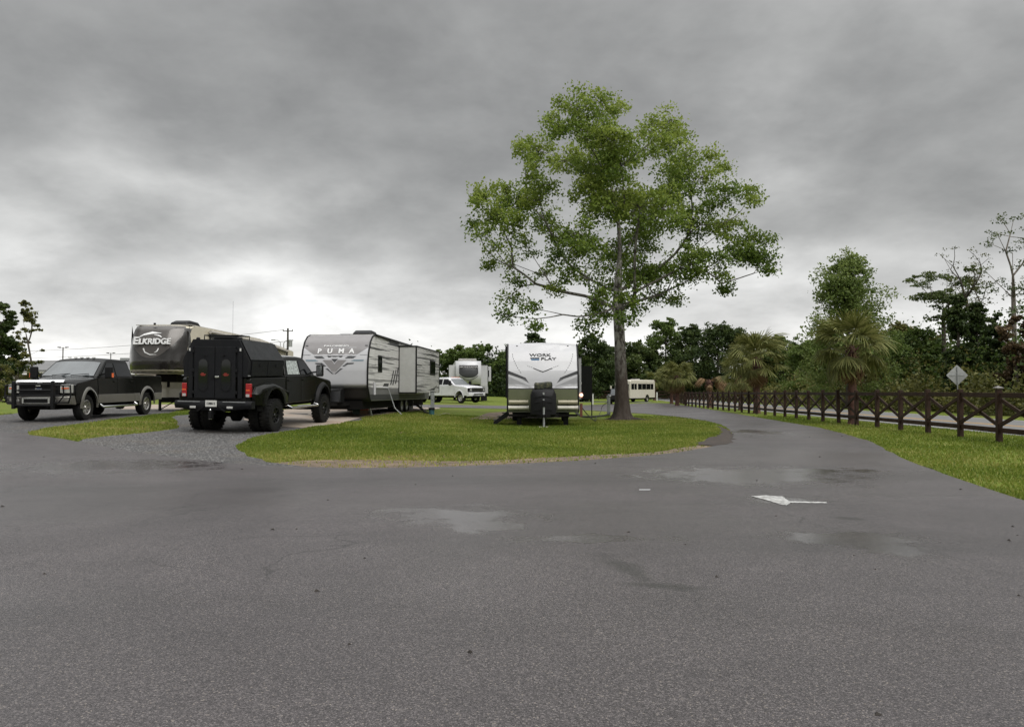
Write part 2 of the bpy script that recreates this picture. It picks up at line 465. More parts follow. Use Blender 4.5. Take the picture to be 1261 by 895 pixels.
def grid_ground():
    xs = sorted(set([-900, -500, -250, -120, -80] + XC + [10, 15, 20, 30, 45, 80, 150, 300, 600, 900]))
    ys = sorted(set([-80, -40, -20, -10, 0, 5, 9, 11] + YC + [100, 130, 180, 260, 400, 700, 1500]))
    vs = [(x, y, gz(x, y)) for y in ys for x in xs]; n = len(xs); fs = []
    for j in range(len(ys) - 1):
        for i in range(n - 1):
            a = j * n + i; fs.append((a, a + 1, a + n + 1, a + n))
    me = bpy.data.meshes.new('ground'); me.from_pydata(vs, [], fs); me.materials.append(M_GRASS)
    me.polygons.foreach_set('use_smooth', [True] * len(me.polygons))
    o = bpy.data.objects.new('ground', me); COL.objects.link(o); o['kind'] = 'structure'
grid_ground()

def GP(l): return [G(*p) for p in l]
left_edge = [(-420, 500), (-150, 516), (0, 532.5), (55, 538), (100, 545), (160, 556), (240, 567), (330, 574.5)]
island_front = [(420, 577), (560, 575), (700, 568.5), (800, 561.5), (860, 553.5), (890, 546), (901, 538.5), (896, 528), (880, 521), (850, 515.5), (800, 510), (765, 508)]
back_strip = [(700, 504.5), (600, 503), (500, 501.5), (380, 501), (380, 498.3), (500, 498.5), (600, 499.4), (700, 499.6), (770, 497.5), (804, 496.3)]
right_edge = [(831, 497.8), (872, 504), (915, 511), (946, 516.4), (1000, 525.5), (1021, 530), (1066, 542.5), (1098, 558.5), (1147, 579), (1206, 600), (1261, 617.5)]
road_px = left_edge + island_front + back_strip + right_edge
road_w = GP(road_px) + [(6.6, 6.9), (8.5, 2.5), (12, -4), (14, -16), (-14, -18), (-34, -12), (-48, 6)]
ROAD = catmull(road_w, 0.7, jit=0.035, seed=3)
sheet('road', ROAD, 0.016, M_ASPH)
def soft_poly(px, per=0.8, jit=0.06, seed=1): return catmull(GP(px), per, jit=jit, seed=seed)
DIRT = soft_poly([(325, 571), (370, 567.5), (420, 566.5), (500, 567.5), (600, 567), (700, 562.5), (800, 556.5), (850, 550), (884, 541), (893, 535), (890, 528), (908, 536), (898, 548), (862, 558), (800, 566), (700, 574), (560, 580), (420, 582), (330, 580)], 0.6, 0.10, 5)
sheet('dirt_edge', DIRT, 0.004, M_DIRT)
SOIL = soft_poly([(858, 548), (876, 540), (888, 533), (884, 525), (896, 529), (903, 538), (900, 546), (880, 549.5)], 0.3, 0.08, 12)
sheet('eroded_soil', SOIL, 0.0215, mat('dark_damp_soil', (0.035, 0.026, 0.020), 0.85, var=.6, vscale=5, bump=1.0, bscale=25))
GRAV = soft_poly([(90, 545), (135, 537.5), (217, 527.5), (218, 512), (300, 508), (420, 512), (446, 517), (400, 523.5), (330, 535), (298, 546), (300, 558), (330, 569), (372, 574), (330, 584), (240, 576), (150, 564)], 0.6, 0.10, 6)
sheet('gravel_driveway', GRAV, 0.008, M_GRAVEL)
GRAV2 = soft_poly([(-260, 540), (-20, 541), (40, 540), (34, 535), (50, 529), (110, 520.5), (214, 508), (216, 500), (150, 498.5), (60, 503), (0, 511), (-200, 522)], 0.6, 0.10, 8)
sheet('gravel_parking_pad', GRAV2, 0.008, M_GRAVEL)
PAD = catmull(GP([(300, 517), (330, 524), (372, 527), (418, 522), (450, 513), (520, 505), (540, 501.8), (400, 502), (320, 507)]), 3.0)
sheet('concrete_pad', PAD, 0.012, M_CONC)
PAD2 = catmull(GP([(150, 504), (214, 504), (300, 503), (360, 499.5), (300, 498), (200, 498), (150, 499)]), 4.0)
sheet('concrete_pad', PAD2, 0.0125, M_CONC)
PAD3 = catmull(GP([(575, 516.6), (612, 516.8), (640, 515), (716, 513.5), (712, 507), (640, 506.5), (600, 508.5), (588, 513)]), 2.5)
sheet('dirt_patch', PAD3, 0.005, M_DIRT)
def strip(name, a, b, wd, m, off):
    (x0, y0), (x1, y1) = G(*a), G(*b); d = Vector((x1 - x0, y1 - y0)).normalized(); n = Vector((-d.y, d.x)) * wd / 2
    return sheet(name, [(x0 + n.x, y0 + n.y), (x1 + n.x, y1 + n.y), (x1 - n.x, y1 - n.y), (x0 - n.x, y0 - n.y)], off, m)
strip('service_road', (-60, 489), (190, 488.5), 7, M_HW, 0.008)
strip('service_road', (690, 494.5), (800, 495.3), 4, M_HW, 0.008)
# highway behind the fence
HX = lambda y, o: 12.0 + 0.072 * (y - 19) + o
hw = [(HX(-20, 1.9), -20)] + [(HX(y, 1.9), y) for y in range(0, 261, 10)] + [(HX(y, 8.9), y) for y in range(260, -21, -10)]
sheet('highway', hw, 0.010, M_HW)
M_YEL = mat('yellow_road_paint', (0.55, 0.30, 0.05), 0.6, var=0.15, dirt=0.3)
M_WHT = mat('white_road_paint', (0.44, 0.44, 0.42), 0.55, var=0.25, vscale=14, dirt=0.45)
for o_ in (5.2, 5.45):
    sheet('centre_line', [(HX(y, o_), y) for y in range(0, 261, 10)] + [(HX(y, o_ + .11), y) for y in range(260, -1, -10)], 0.0145, M_YEL)
for o_ in (2.25, 8.5):
    sheet('edge_line', [(HX(y, o_), y) for y in range(0, 261, 10)] + [(HX(y, o_ + .11), y) for y in range(260, -1, -10)], 0.0145, M_WHT)
# puddles: thin sheets of still water in hollows of the asphalt
M_WATER = mat('rain_water', (0.03, 0.03, 0.03), 0.035, var=0.1, spec=0.6)
def puddle(px, seed, jit=0.05):
    p = catmull(GP(px), 0.12, jit=jit, seed=seed)
    return sheet('puddle', p, 0.0195, M_WATER)
def paint_mark(px):
    p = []
    w_ = GP(px); rr = random.Random(4)
    for i in range(len(w_)):
        a, b_ = Vector(w_[i]), Vector(w_[(i + 1) % len(w_)]); n = max(1, int((b_ - a).length / 0.05))
        for k in range(n): q = a.lerp(b_, k / n); p.append((q.x + rr.uniform(-.006, .006), q.y + rr.uniform(-.006, .006)))
    return sheet('painted_arrow', p, 0.0205, mat('worn_white_paint', (0.36, 0.36, 0.35), 0.5, var=0.75, vscale=22, dirt=0.3))
paint_mark([(925, 612.5), (942, 611.7), (964, 613), (968, 616.5), (972, 618.8), (1018, 619.9), (1018, 621.4), (973, 620.9), (969, 624.2), (960, 622.6), (944, 617.6)])
puddle([(787, 603.5), (801, 603.5), (800, 605.5), (788, 605.5)], 7, .02)
# ------------------------------------------------------------------ vegetation
def quads_mesh(name, V, per, m, parent=None, var=None, kind=None, label=None):
    """V: (n*per,3) vertices, faces of `per` corners"""
    n = len(V) // per
    me = bpy.data.meshes.new(name)
    me.vertices.add(len(V)); me.vertices.foreach_set('co', np.ascontiguousarray(V, np.float32).ravel())
    me.loops.add(n * per); me.loops.foreach_set('vertex_index', np.arange(n * per, dtype=np.int32))
    me.polygons.add(n); me.polygons.foreach_set('loop_start', np.arange(0, n * per, per, dtype=np.int32))
    me.polygons.foreach_set('loop_total', np.full(n, per, np.int32))
    me.update(calc_edges=True)
    if var is not None:
        a = me.attributes.new('var', 'FLOAT', 'POINT'); a.data.foreach_set('value', np.repeat(var, per).astype(np.float32))
    me.materials.append(m)
    o = bpy.data.objects.new(name, me); COL.objects.link(o)
    if parent is not None: o.parent = parent
    if kind: o['kind'] = kind
    if label: o['label'] = label
    return o
def leaves(name, C, size, m, parent, rng, var, aspect=0.62, droop=0.0, kind=None):
    n = len(C)
    a = rng.normal(size=(n, 3)); a[:, 2] -= droop; a /= np.linalg.norm(a, axis=1)[:, None]
    b = np.cross(a, rng.normal(size=(n, 3))); b /= np.linalg.norm(b, axis=1)[:, None] + 1e-9
    s = (size * rng.uniform(0.6, 1.35, n))[:, None]
    c = np.cross(a, b) * s * 0.18
    V = np.stack([C - a * s * .5, C + b * s * .5 * aspect + c, C + a * s * .5, C - b * s * .5 * aspect + c], 1).reshape(-1, 3)
    return quads_mesh(name, V, 4, m, parent, np.clip(var, 0, 1), kind)
def skeleton(trunk, targets, rng, seg=0.55, wob=0.10, up=0.25, minnode=2):
    """grow branches from trunk nodes to every target; returns pos, parent, tip index of every target"""
    pos = [Vector(p) for p in trunk]; par = [-1] + list(range(len(trunk) - 1)); plen = [0.0]
    for i in range(1, len(pos)): plen.append(plen[-1] + (pos[i] - pos[i - 1]).length)
    base = pos[max(0, len(trunk) // 2)]
    order = sorted(range(len(targets)), key=lambda i: (Vector(targets[i]) - base).length)
    tips = {}
    for i in order:
        t = Vector(targets[i]); best = None; bc = 1e9
        for k, p in enumerate(pos):
            if k < minnode: continue
            d = (t - p).length; dz = p.z - t.z
            c = d + 0.22 * plen[k] + max(0, dz + 0.35 * d) * 1.0
            if c < bc: bc = c; best = k
        p = pos[best]; d = (t - p).length; n = max(1, int(d / seg)); prev = best
        for j in range(1, n + 1):
            f = j / n
            q = p.lerp(t, f)
            q.z += up * d * 0.22 * math.sin(PI * f)
            if j < n: q += Vector(rng.normal(size=3)) * wob * min(1.0, d * 0.5)
            pos.append(q); par.append(prev); plen.append(plen[prev] + d / n); prev = len(pos) - 1
        tips[i] = prev
    nk = {}
    for i, p in enumerate(par):
        if p >= 0: nk.setdefault(p, []).append(i)
    for _ in range(3):
        new = [q.copy() for q in pos]
        for i in range(len(trunk), len(pos)):
            ch = nk.get(i, [])
            if len(ch) == 1: new[i] = pos[i] * 0.4 + (pos[par[i]] + pos[ch[0]]) * 0.3
            elif len(ch) > 1: new[i] = pos[i] * 0.7 + (pos[par[i]] + pos[ch[0]]) * 0.15
        pos = new
    return pos, par, tips
def radii(pos, par, tip_r, pw=2.3):
    w = [0.0] * len(pos); kids = [0] * len(pos)
    for p in par:
        if p >= 0: kids[p] += 1
    for i in range(len(pos) - 1, -1, -1):
        if kids[i] == 0: w[i] = tip_r ** pw
        if par[i] >= 0: w[par[i]] += w[i] + (tip_r * 0.75) ** pw
    return [x ** (1 / pw) for x in w]
def limb_mesh(name, pos, par, rad, skip, m, parent, sides=6):
    mb = MB()
    for i, p in enumerate(par):
        if p < 0 or i < skip: continue
        r0 = min(rad[p], rad[i] * 1.35); r1 = rad[i]
        n = sides if r0 > 0.03 else 4 if r0 > 0.012 else 3
        mb.tube([pos[p], pos[i]], [r0, r1], n, caps=False)
    return mb.build(name, m, parent, smooth=True)

def barkmat(name, lo, hi, wetz=0.0, wet=(0.03, 0.018, 0.012)):
    m = bpy.data.materials.new(name); m.use_nodes = True; t = m.node_tree; b = t.nodes['Principled BSDF']
    g = N(t, 'ShaderNodeTexCoord'); P = g.outputs['Object']
    n = noise(t, P, 7, 6, 0.7, 0.4, sc=(1, 1, 0.45))
    c = mixc(t, ramp(t, n, [(0.42, 0), (0.56, 1)]), lo, hi)
    if wetz > 0:
        s_ = N(t, 'ShaderNodeSeparateXYZ'); t.links.new(P, s_.inputs[0])
        e = math_n(t, 'ADD', s_.outputs[2], math_n(t, 'MULTIPLY', math_n(t, 'SUBTRACT', noise(t, P, 2.4, 5, 0.7), 0.5), 3.2))
        f = ramp(t, math_n(t, 'DIVIDE', e, wetz * 2), [(0.35, 0.93), (0.75, 0.0)])
        c = mixc(t, f, c, wet)
    t.links.new(c, b.inputs['Base Color']); b.inputs['Roughness'].default_value = 0.8
    bn = N(t, 'ShaderNodeBump'); bn.inputs['Strength'].default_value = 0.7; bn.inputs['Distance'].default_value = 0.03
    t.links.new(noise(t, P, 18, 5, 0.7, 0.5, sc=(1, 1, 0.25)), bn.inputs['Height']); t.links.new(bn.outputs[0], b.inputs['Normal'])
    MATS[name] = m
    return m
BARK_BIG = barkmat('lichened_bark', (0.028, 0.021, 0.016), (0.27, 0.26, 0.23), 2.6)
BARK_LIMB = barkmat('dark_limb_bark', (0.035, 0.028, 0.022), (0.15, 0.14, 0.12))
BARK = barkmat('grey_brown_bark', (0.03, 0.024, 0.018), (0.085, 0.07, 0.055))
BARKL = barkmat('pale_bark', (0.09, 0.075, 0.06), (0.20, 0.175, 0.15))
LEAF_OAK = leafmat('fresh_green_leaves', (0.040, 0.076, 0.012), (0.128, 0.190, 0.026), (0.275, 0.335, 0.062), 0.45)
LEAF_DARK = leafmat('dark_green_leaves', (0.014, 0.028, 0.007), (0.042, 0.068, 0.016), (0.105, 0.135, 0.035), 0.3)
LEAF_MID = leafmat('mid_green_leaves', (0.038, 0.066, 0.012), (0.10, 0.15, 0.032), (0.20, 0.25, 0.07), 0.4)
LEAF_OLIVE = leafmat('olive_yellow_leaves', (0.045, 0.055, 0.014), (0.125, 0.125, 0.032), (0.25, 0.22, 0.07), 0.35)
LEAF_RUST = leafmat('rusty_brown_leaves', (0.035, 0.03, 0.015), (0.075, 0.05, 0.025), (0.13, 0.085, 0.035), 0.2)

# ---- the big tree in the grass island
bx, by = G(766, 517.5)
bigz = gz(bx, by)
big = thing('broadleaf_tree', 'tall spreading tree with fresh green leaves standing in the grass island', 'tree', (bx, by, bigz - 0.02))
rng = np.random.default_rng(11)
SC = by / 950 / 2.557 * 1.002
CL = [(400,95,62,1),(480,88,55,1),(540,105,45,.8),(350,175,62,1),(440,185,85,1.2),(520,200,75,1.2),(280,238,70,1),(360,270,75,1),(235,248,42,1),(460,285,95,1.3),(545,290,75,1.2),
 (640,150,52,.7),(700,138,48,.9),(690,210,62,.8),(620,235,45,.6),(735,185,30,.7),(745,260,50,.8),(830,258,42,.55),(820,325,55,.6),(760,330,75,1),(700,345,85,1.1),(870,300,30,.4),
 (885,375,50,.9),(940,375,38,.8),(960,400,22,.6),(690,430,105,1.3),(775,470,65,1.1),(600,420,90,1.3),(500,405,105,1.3),(420,360,60,1),
 (235,312,40,.8),(300,340,48,.9),(270,395,48,.9),(110,378,52,.9),(180,385,66,1.1),(235,395,58,1.1),(150,440,60,1.1),(85,400,32,.8),(200,470,55,1),(285,455,55,.9),(330,505,50,.8),(75,470,22,.35),(105,500,28,.4),
 (135,545,30,.6),(180,590,38,.35),(130,600,18,.3),(225,650,36,.3),(190,700,38,.5),(180,760,26,.6),(270,740,34,.5),(270,785,20,.6),(300,620,40,.35),(310,680,30,.3),(375,640,30,.5),(240,540,48,.7),(350,560,45,.6),
 (430,570,62,1.1),(520,560,65,.8),(600,530,70,.9),(400,500,55,.9),(460,735,42,.9),(448,790,38,.9),(490,700,30,.6),(570,765,34,.7),(590,725,30,.6),(520,650,42,.8),(600,610,50,.8),(500,760,26,.6),(560,700,34,.7),(475,660,40,.6),(575,650,40,.7),(420,640,30,.4),
 (880,480,75,1.1),(955,540,62,1.3),(985,580,48,1.3),(905,560,55,1.1),(1000,615,22,.8),(840,600,46,.7),(860,680,24,.4),(850,640,30,.6),(785,560,58,.7),(725,600,55,.7),(650,630,62,.9),(690,690,42,.6),(780,640,44,.6),(640,700,34,.6),(705,720,20,.4),(830,420,40,.7)]
targets = []; cl3 = []
for (x, y, r, dn) in CL:
    rad_here = 1 - min(1, abs(x - 540) / 520)
    reps = 2 if r > 72 else 1
    for k in range(reps):
        dy = rng.uniform(-1, 1) * (1.2 + 3.6 * rad_here)
        pf_ = (by + dy) / by; zb_ = 1.33 - bigz
        c = ((bx + (x - 540) * SC) * pf_ - bx, dy, ((1092 - y) * SC - zb_) * pf_ + zb_)
        cl3.append((c, r * SC * (0.92 if reps == 1 else 0.85), dn / reps)); targets.append(c)
# extra depth of crown, in front and behind
for k in range(16):
    a = rng.uniform(0, 2 * PI); rr = rng.uniform(1.0, 5.2); zz = rng.uniform(6.2, 12.4)
    if rr > 6.6 - abs(zz - 8.5) * 0.9: continue
    if abs(math.sin(a)) < 0.45: continue
    c = (rr * math.cos(a) * 0.75, rr * math.sin(a), zz); cl3.append((c, rng.uniform(0.6, 1.0), 0.55)); targets.append(c)
tr = [(0, 0, 0), (0.0, 0, 0.8), (-0.03, 0, 1.8), (-0.08, 0, 2.9), (-0.10, 0, 3.9), (-0.14, 0, 4.8), (-0.16, 0.05, 5.6), (-0.1, 0.1, 6.5), (-0.05, 0.1, 7.5), (-0.1, 0.1, 8.6), (-0.2, 0.1, 9.8)]
forks = [(-0.95, 0, 5.75), (-1.9, 0.1, 6.5), (0.75, 0, 6.1), (1.1, -0.1, 7.4), (-0.8, 0.2, 7.6), (2.4, 0.1, 7.2), (-2.9, 0.1, 7.1), (-1.5, 0.2, 8.4), (1.3, 0.3, 9.6)]
pos, par, tips = skeleton(tr, forks + targets, rng, 0.5, 0.13, minnode=5)
rad = radii(pos, par, 0.016, 2.35)
k_ = 0.25 / rad[5]
rad = [min(0.165, max(0.009, 0.22 * (r * k_ / 0.25) ** 1.3)) for r in rad]
limb_mesh('limbs', pos, par, rad, 6, BARK_LIMB, big, 7)
mb = MB()
prof = [(0.60, -0.05), (0.46, 0.12), (0.36, 0.35), (0.305, 0.8), (0.27, 1.6), (0.25, 2.6), (0.235, 3.6), (0.225, 4.6), (0.21, 5.3), (0.18, 5.9), (0.12, 7.0)]
nn_ = 28; vs = []; fs = []
for j, (r, z) in enumerate(prof):
    cxx = np.interp(z, [p[2] for p in tr], [p[0] for p in tr])
    for k in range(nn_):
        a = 2 * PI * k / nn_
        lobes = 1 + (0.20 * math.exp(-max(z, 0) / 0.45)) * math.sin(5 * a + 0.6) + (0.05) * math.sin(3 * a + z * 0.8) + 0.03 * math.sin(9 * a + z * 2.1)
        vs.append((cxx + r * lobes * math.cos(a), r * lobes * math.sin(a), z))
for j in range(len(prof) - 1):
    for k in range(nn_):
        a = j * nn_ + k; b = j * nn_ + (k + 1) % nn_; fs.append((a, b, b + nn_, a + nn_))
mb.add(vs, fs).build('trunk', BARK_BIG, big, smooth=True)
# surface roots
mb = MB()
for a, l in ((-0.35, 1.5), (0.25, 1.0), (-1.3, 0.7), (2.9, 0.8), (3.7, 0.6)):
    p = [(math.cos(a) * (0.3 + l * f) , math.sin(a) * (0.3 + l * f) + 0.06 * math.sin(5 * f), 0.10 * (1 - f) ** 1.5 - 0.015) for f in (0, .25, .5, .75, 1)]
    mb.tube(p, [0.13, 0.09, 0.06, 0.04, 0.015], 7)
mb.build('roots', BARK_BIG, big, smooth=True)
# leaves on twigs
C = []; VR = []; mbt = MB()
for i, (c, r, dn) in enumerate(cl3):
    c = np.array(c)
    ns = max(4, int(17 * r * r * dn + 6 * r * dn)); br = rng.uniform(-0.18, 0.18)
    for k in range(ns):
        u = rng.normal(size=3); u /= np.linalg.norm(u); sp_ = c + u * r * rng.uniform(0.25, 1.0) ** 0.6 * np.array([1, 1, 0.85])
        sr = rng.uniform(0.13, 0.30)
        nl = int(rng.uniform(45, 85) * (0.5 + sr * 2.2))
        q = sp_ + np.clip(rng.normal(size=(nl, 3)), -1.9, 1.9) * sr * np.array([1, 1, 0.62])
        C.append(q)
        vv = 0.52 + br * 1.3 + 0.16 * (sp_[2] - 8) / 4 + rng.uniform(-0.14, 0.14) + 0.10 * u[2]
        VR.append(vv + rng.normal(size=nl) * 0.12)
        tp = pos[tips[i + len(forks)]]
        mid = (Vector(sp_) + tp) / 2 + Vector(rng.normal(size=3)) * 0.06
        mbt.tube([tp, mid, Vector(sp_)], [0.013, 0.009, 0.005], 3, caps=False)
C = np.concatenate(C); VR = np.concatenate(VR)
mbt.build('twigs', BARK, big, kind='stuff')
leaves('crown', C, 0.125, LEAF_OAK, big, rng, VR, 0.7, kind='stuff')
print('big tree leaves', len(C))

# ---- generic background tree
def tree(name, label, px, Y, top, width, leafm, bark=BARK, n=40, leafn=9000, leaf=0.3, base=0.22, shape='round', seed=1, group=None, sparse=1.0, squash=0.8, lean=0.0, cat='tree', varmid=0.5, trunk_r=None):
    """px: column of the trunk, Y: distance, top: row of the crown's top, width: crown width in pixels"""
    rng = np.random.default_rng(seed)
    X = (px - W0 / 2) / 950 * Y; z0 = gz(X, Y)
    H = (HOR - top) / 950 * Y + CAMH - z0; Wd = width / 950 * Y
    t = thing(name, label, cat, (X, Y, z0), 0, group)
    tr = [(lean * f ** 1.5, 0, H * 0.8 * f) for f in np.linspace(0, 1, 8)]
    cl = []; hb = H * base
    for i in range(n):
        f = rng.uniform(0, 1) ** 0.85
        z = hb + (H - hb) * f
        if shape == 'round': prof = math.sqrt(max(0.02, 1 - (2 * f - 0.85) ** 2 / 1.35))
        elif shape == 'cone': prof = 1.02 - f * 0.82
        elif shape == 'flat': prof = 0.35 + 0.65 * sst((f - 0.1) / 0.5)
        elif shape == 'vase': prof = 0.3 + 0.7 * sst(f * 1.2)
        else: prof = 1
        r = Wd / 2 * prof * rng.uniform(0.15, 0.86) ** 0.6; a = rng.uniform(0, 2 * PI)
        cr = Wd * rng.uniform(0.12, 0.21) * (0.75 if f > 0.85 else 1)
        cl.append(((r * math.cos(a) + lean * f, r * math.sin(a), min(z, H - cr * 0.6)), cr))
    pos, par, tips = skeleton(tr, [c for c, _ in cl], rng, H * 0.07, H * 0.012)
    rad = radii(pos, par, 0.012 * H / 8, 2.0); k = (trunk_r or 0.020 * H) / rad[1]; tr1 = rad[1] * k
    rad = [max(0.008, tr1 * (r * k / tr1) ** 1.3) for r in rad]; rad[0] *= 1.25
    mb = MB()
    for i in range(1, 7): mb.tube([tr[i - 1], tr[i]], [rad[i - 1], rad[i]], 8, caps=False)
    mb.build('trunk', bark, t, smooth=True)
    limb_mesh('limbs', pos, par, rad, 7, bark, t, 5)['kind'] = 'stuff'
    tot = sum(r ** 2 for _, r in cl); C = []; VR = []
    for c, r in cl:
        nl = max(10, int(leafn * r * r / tot)); ns = max(3, int(nl / 28))
        bb = rng.uniform(-0.17, 0.17)
        u = rng.normal(size=(ns, 3)); u /= np.linalg.norm(u, axis=1)[:, None]
        sc = np.array(c) + u * (r * rng.uniform(0.35, 1.05, ns))[:, None] * np.array([1, 1, squash])
        idx = rng.integers(0, ns, nl)
        q = sc[idx] + np.clip(rng.normal(size=(nl, 3)), -1.7, 1.7) * r * 0.20 * np.array([1, 1, squash * .8])
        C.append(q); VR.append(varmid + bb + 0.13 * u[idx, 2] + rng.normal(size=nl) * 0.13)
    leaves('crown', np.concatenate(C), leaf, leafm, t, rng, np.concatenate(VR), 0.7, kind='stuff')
    return t
GR = 'trees beyond the highway'
tree('broadleaf_tree', 'large pale green tree rising behind the big palm, with a dark ragged top', 1045, 58, 314, 138, LEAF_MID, n=84, leafn=24000, leaf=0.19, base=0.10, shape='cone', seed=21, group=GR, varmid=0.7)
tree('flat_topped_tree', 'flat topped tree with bare forked limbs between the big palm and the dark pines', 1163, 60, 328, 92, LEAF_DARK, n=34, leafn=5500, leaf=0.17, base=0.60, shape='flat', seed=22, squash=0.35, varmid=0.8, trunk_r=0.17)
tree('bare_tree', 'nearly bare tree with fine twigs right of the flat topped tree', 1212, 56, 304, 66, LEAF_OLIVE, bark=BARK, n=70, leafn=1500, leaf=0.13, base=0.40, shape='vase', seed=24, lean=-1.6, squash=0.7, varmid=0.2)
tree('bare_tree', 'tall bare tree with leafy branch tips at the right edge of the photo', 1250, 50, 262, 104, LEAF_DARK, bark=BARKL, n=26, leafn=1500, leaf=0.13, base=0.45, shape='vase', seed=31, squash=0.6, varmid=0.7, trunk_r=0.15)
for i, (px, Y, top, wd, n) in enumerate([(1181, 49, 362, 46, 46), (1204, 52, 372, 50, 46), (1226, 47, 386, 46, 40)]):
    tree('pine_tree', ['dark pine with a spiky top, leftmost of the three behind the diamond sign', 'dark pine in the middle of the three behind the diamond sign', 'dark pine rightmost of the three behind the diamond sign'][i], px, Y, top, wd, LEAF_DARK, n=n + 20, leafn=11000, leaf=0.18, base=0.10, shape='cone', seed=40 + i, group='dark pines beyond the highway', varmid=0.42)
tree('rusty_tree', 'brownish tree with dry reddish leaves at the right edge, beyond the highway', 1252, 44, 388, 56, LEAF_RUST, n=36, leafn=6500, leaf=0.18, base=0.1, seed=50, varmid=0.5)
for i, (px, Y, top, wd, lm, vm, lb) in enumerate([
    (1108, 70, 398, 62, LEAF_OLIVE, 0.4, 'olive tree filling the gap between the big palm and the flat topped tree'),
    (1146, 66, 415, 56, LEAF_OLIVE, 0.5, 'yellow green bushy tree under the flat topped tree, above the diamond sign'),
    (1128, 62, 404, 60, LEAF_MID, 0.35, 'mid green tree under the flat topped tree, right of the big palm'),
    (1085, 66, 420, 58, LEAF_OLIVE, 0.45, 'yellowish green tree just right of the big palm crown'),
    (1000, 78, 418, 60, LEAF_MID, 0.6, 'light green tree between the two tall green palms'),
    (965, 95, 414, 56, LEAF_MID, 0.35, 'green tree behind the tall middle palm'),
    (925, 98, 412, 56, LEAF_OLIVE, 0.3, 'olive tree behind the left side of the middle palm'),
    (884, 112, 397, 70, LEAF_DARK, 0.45, 'big round dark green tree, largest of the far row behind the dead palm'),
    (852, 118, 402, 50, LEAF_DARK, 0.5, 'dark green tree left of the big round one'),
    (820, 122, 393, 54, LEAF_MID, 0.45, 'lighter green tall tree behind the white bus'),
    (787, 118, 420, 44, LEAF_DARK, 0.6, 'dark green tree just right of the big tree trunk'),
    (752, 120, 428, 40, LEAF_DARK, 0.5, 'dark tree hidden behind the big tree trunk'),
    (728, 96, 412, 56, LEAF_DARK, 0.4, 'dark round tree right of the white toy hauler trailer')]):
    tree('broadleaf_tree', lb, px, Y, top, wd * 1.12, lm, n=56, leafn=15000, leaf=0.0026 * Y + 0.02, base=0.04, seed=60 + i, group='far row of trees', varmid=vm)
for i, (px, Y, top, wd, vm) in enumerate([(540, 130, 432, 44, .5), (566, 128, 425, 48, .45), (594, 126, 424, 50, .35), (622, 132, 434, 44, .4), (657, 140, 410, 40, .3), (690, 128, 428, 44, .35)]):
    tree('broadleaf_tree', ['green tree at the left end of the row behind the white fifth wheel', 'green tree behind the left side of the white fifth wheel', 'darker tree rising behind the white fifth wheel', 'green tree between the fifth wheel and the toy hauler trailer', 'tall dark tree whose tip shows over the toy hauler roof', 'dark tree hidden behind the toy hauler trailer'][i], px, Y, top, wd, LEAF_MID if i != 4 else LEAF_DARK, n=48, leafn=12000, leaf=0.34, base=0.04, seed=80 + i, group='trees behind the fifth wheel', varmid=vm)
tree('evergreen_tree', 'dense dark evergreen at the left edge, beside the low building', 0, 70, 373, 46, LEAF_DARK, n=80, leafn=20000, leaf=0.22, base=0.04, seed=101, varmid=0.5)
tree('thin_tree', 'thin wispy half bare tree right of the dark evergreen at the left edge', 44, 66, 368, 40, LEAF_OLIVE, n=26, leafn=1900, leaf=0.2, base=0.22, shape='cone', seed=102, lean=-1.2, varmid=0.3, trunk_r=0.10)
tree('leafy_bush', 'olive bush at the foot of the thin tree by the building', 22, 64, 440, 60, LEAF_OLIVE, n=24, leafn=3500, leaf=0.22, base=0.05, seed=103, cat='bush', varmid=0.25)

# undergrowth and far woods, one mass each
def mass(name, spots, leafm, leaf, seed, label, vm=0.4):
    rng = np.random.default_rng(seed); C = []; VR = []
    for (x, y, r, h, nl) in spots:
        ns = max(4, nl // 30); z0 = gz(x, y)
        u = rng.normal(size=(ns, 3)); u /= np.linalg.norm(u, axis=1)[:, None]; u[:, 2] = np.abs(u[:, 2])
        sc = np.array([x, y, z0]) + u * np.array([r, r, h]) * rng.uniform(0.35, 1, ns)[:, None]
        idx = rng.integers(0, ns, nl)
        q = sc[idx] + rng.normal(size=(nl, 3)) * min(r, h) * 0.16; q[:, 2] = np.maximum(q[:, 2], z0 + 0.05)
        C.append(q); VR.append(vm + rng.uniform(-.2, .2) + rng.uniform(-.1, .1, ns)[idx] + rng.normal(size=nl) * 0.12)
    o = leaves(name, np.concatenate(C), leaf, leafm, None, rng, np.concatenate(VR), 0.7, kind='stuff')
    tag(o, label, 'undergrowth')
rs = random.Random(5)
sp = []
for y in np.arange(30, 125, 2.2):
    x = HX(y, 11.5) + rs.uniform(0, 2.5); sp.append((x, y, rs.uniform(1.4, 2.6), rs.uniform(1.2, 3.0), 750))
    x += rs.uniform(3, 5); sp.append((x, y, 3.2, rs.uniform(2.5, 5.0), 900))
mass('undergrowth', sp, LEAF_OLIVE, 0.22, 1, 'tangled yellow green undergrowth along the far side of the highway', 0.45)
sp = []
for y in np.arange(34, 130, 4):
    sp.append((HX(y, 19) + rs.uniform(-1, 2), y + 4, 5, rs.uniform(5.5, 8), 2600))
mass('woodland', sp, LEAF_MID, 0.28, 2, 'dark dense woodland filling the gaps behind the highway trees', 0.22)
sp = []
for x in np.arange(-20, 36, 4.0): sp.append((x, 130 + rs.uniform(-4, 4), 4.5, rs.uniform(6.5, 8.5), 2600))
mass('woodland', sp, LEAF_DARK, 0.42, 3, 'dark woodland closing the view behind the far campsites', 0.35)
sp = []
for x in np.arange(-330, -20, 7): sp.append((x, 230 + rs.uniform(-10, 10), 8, rs.uniform(3, 6), 500))
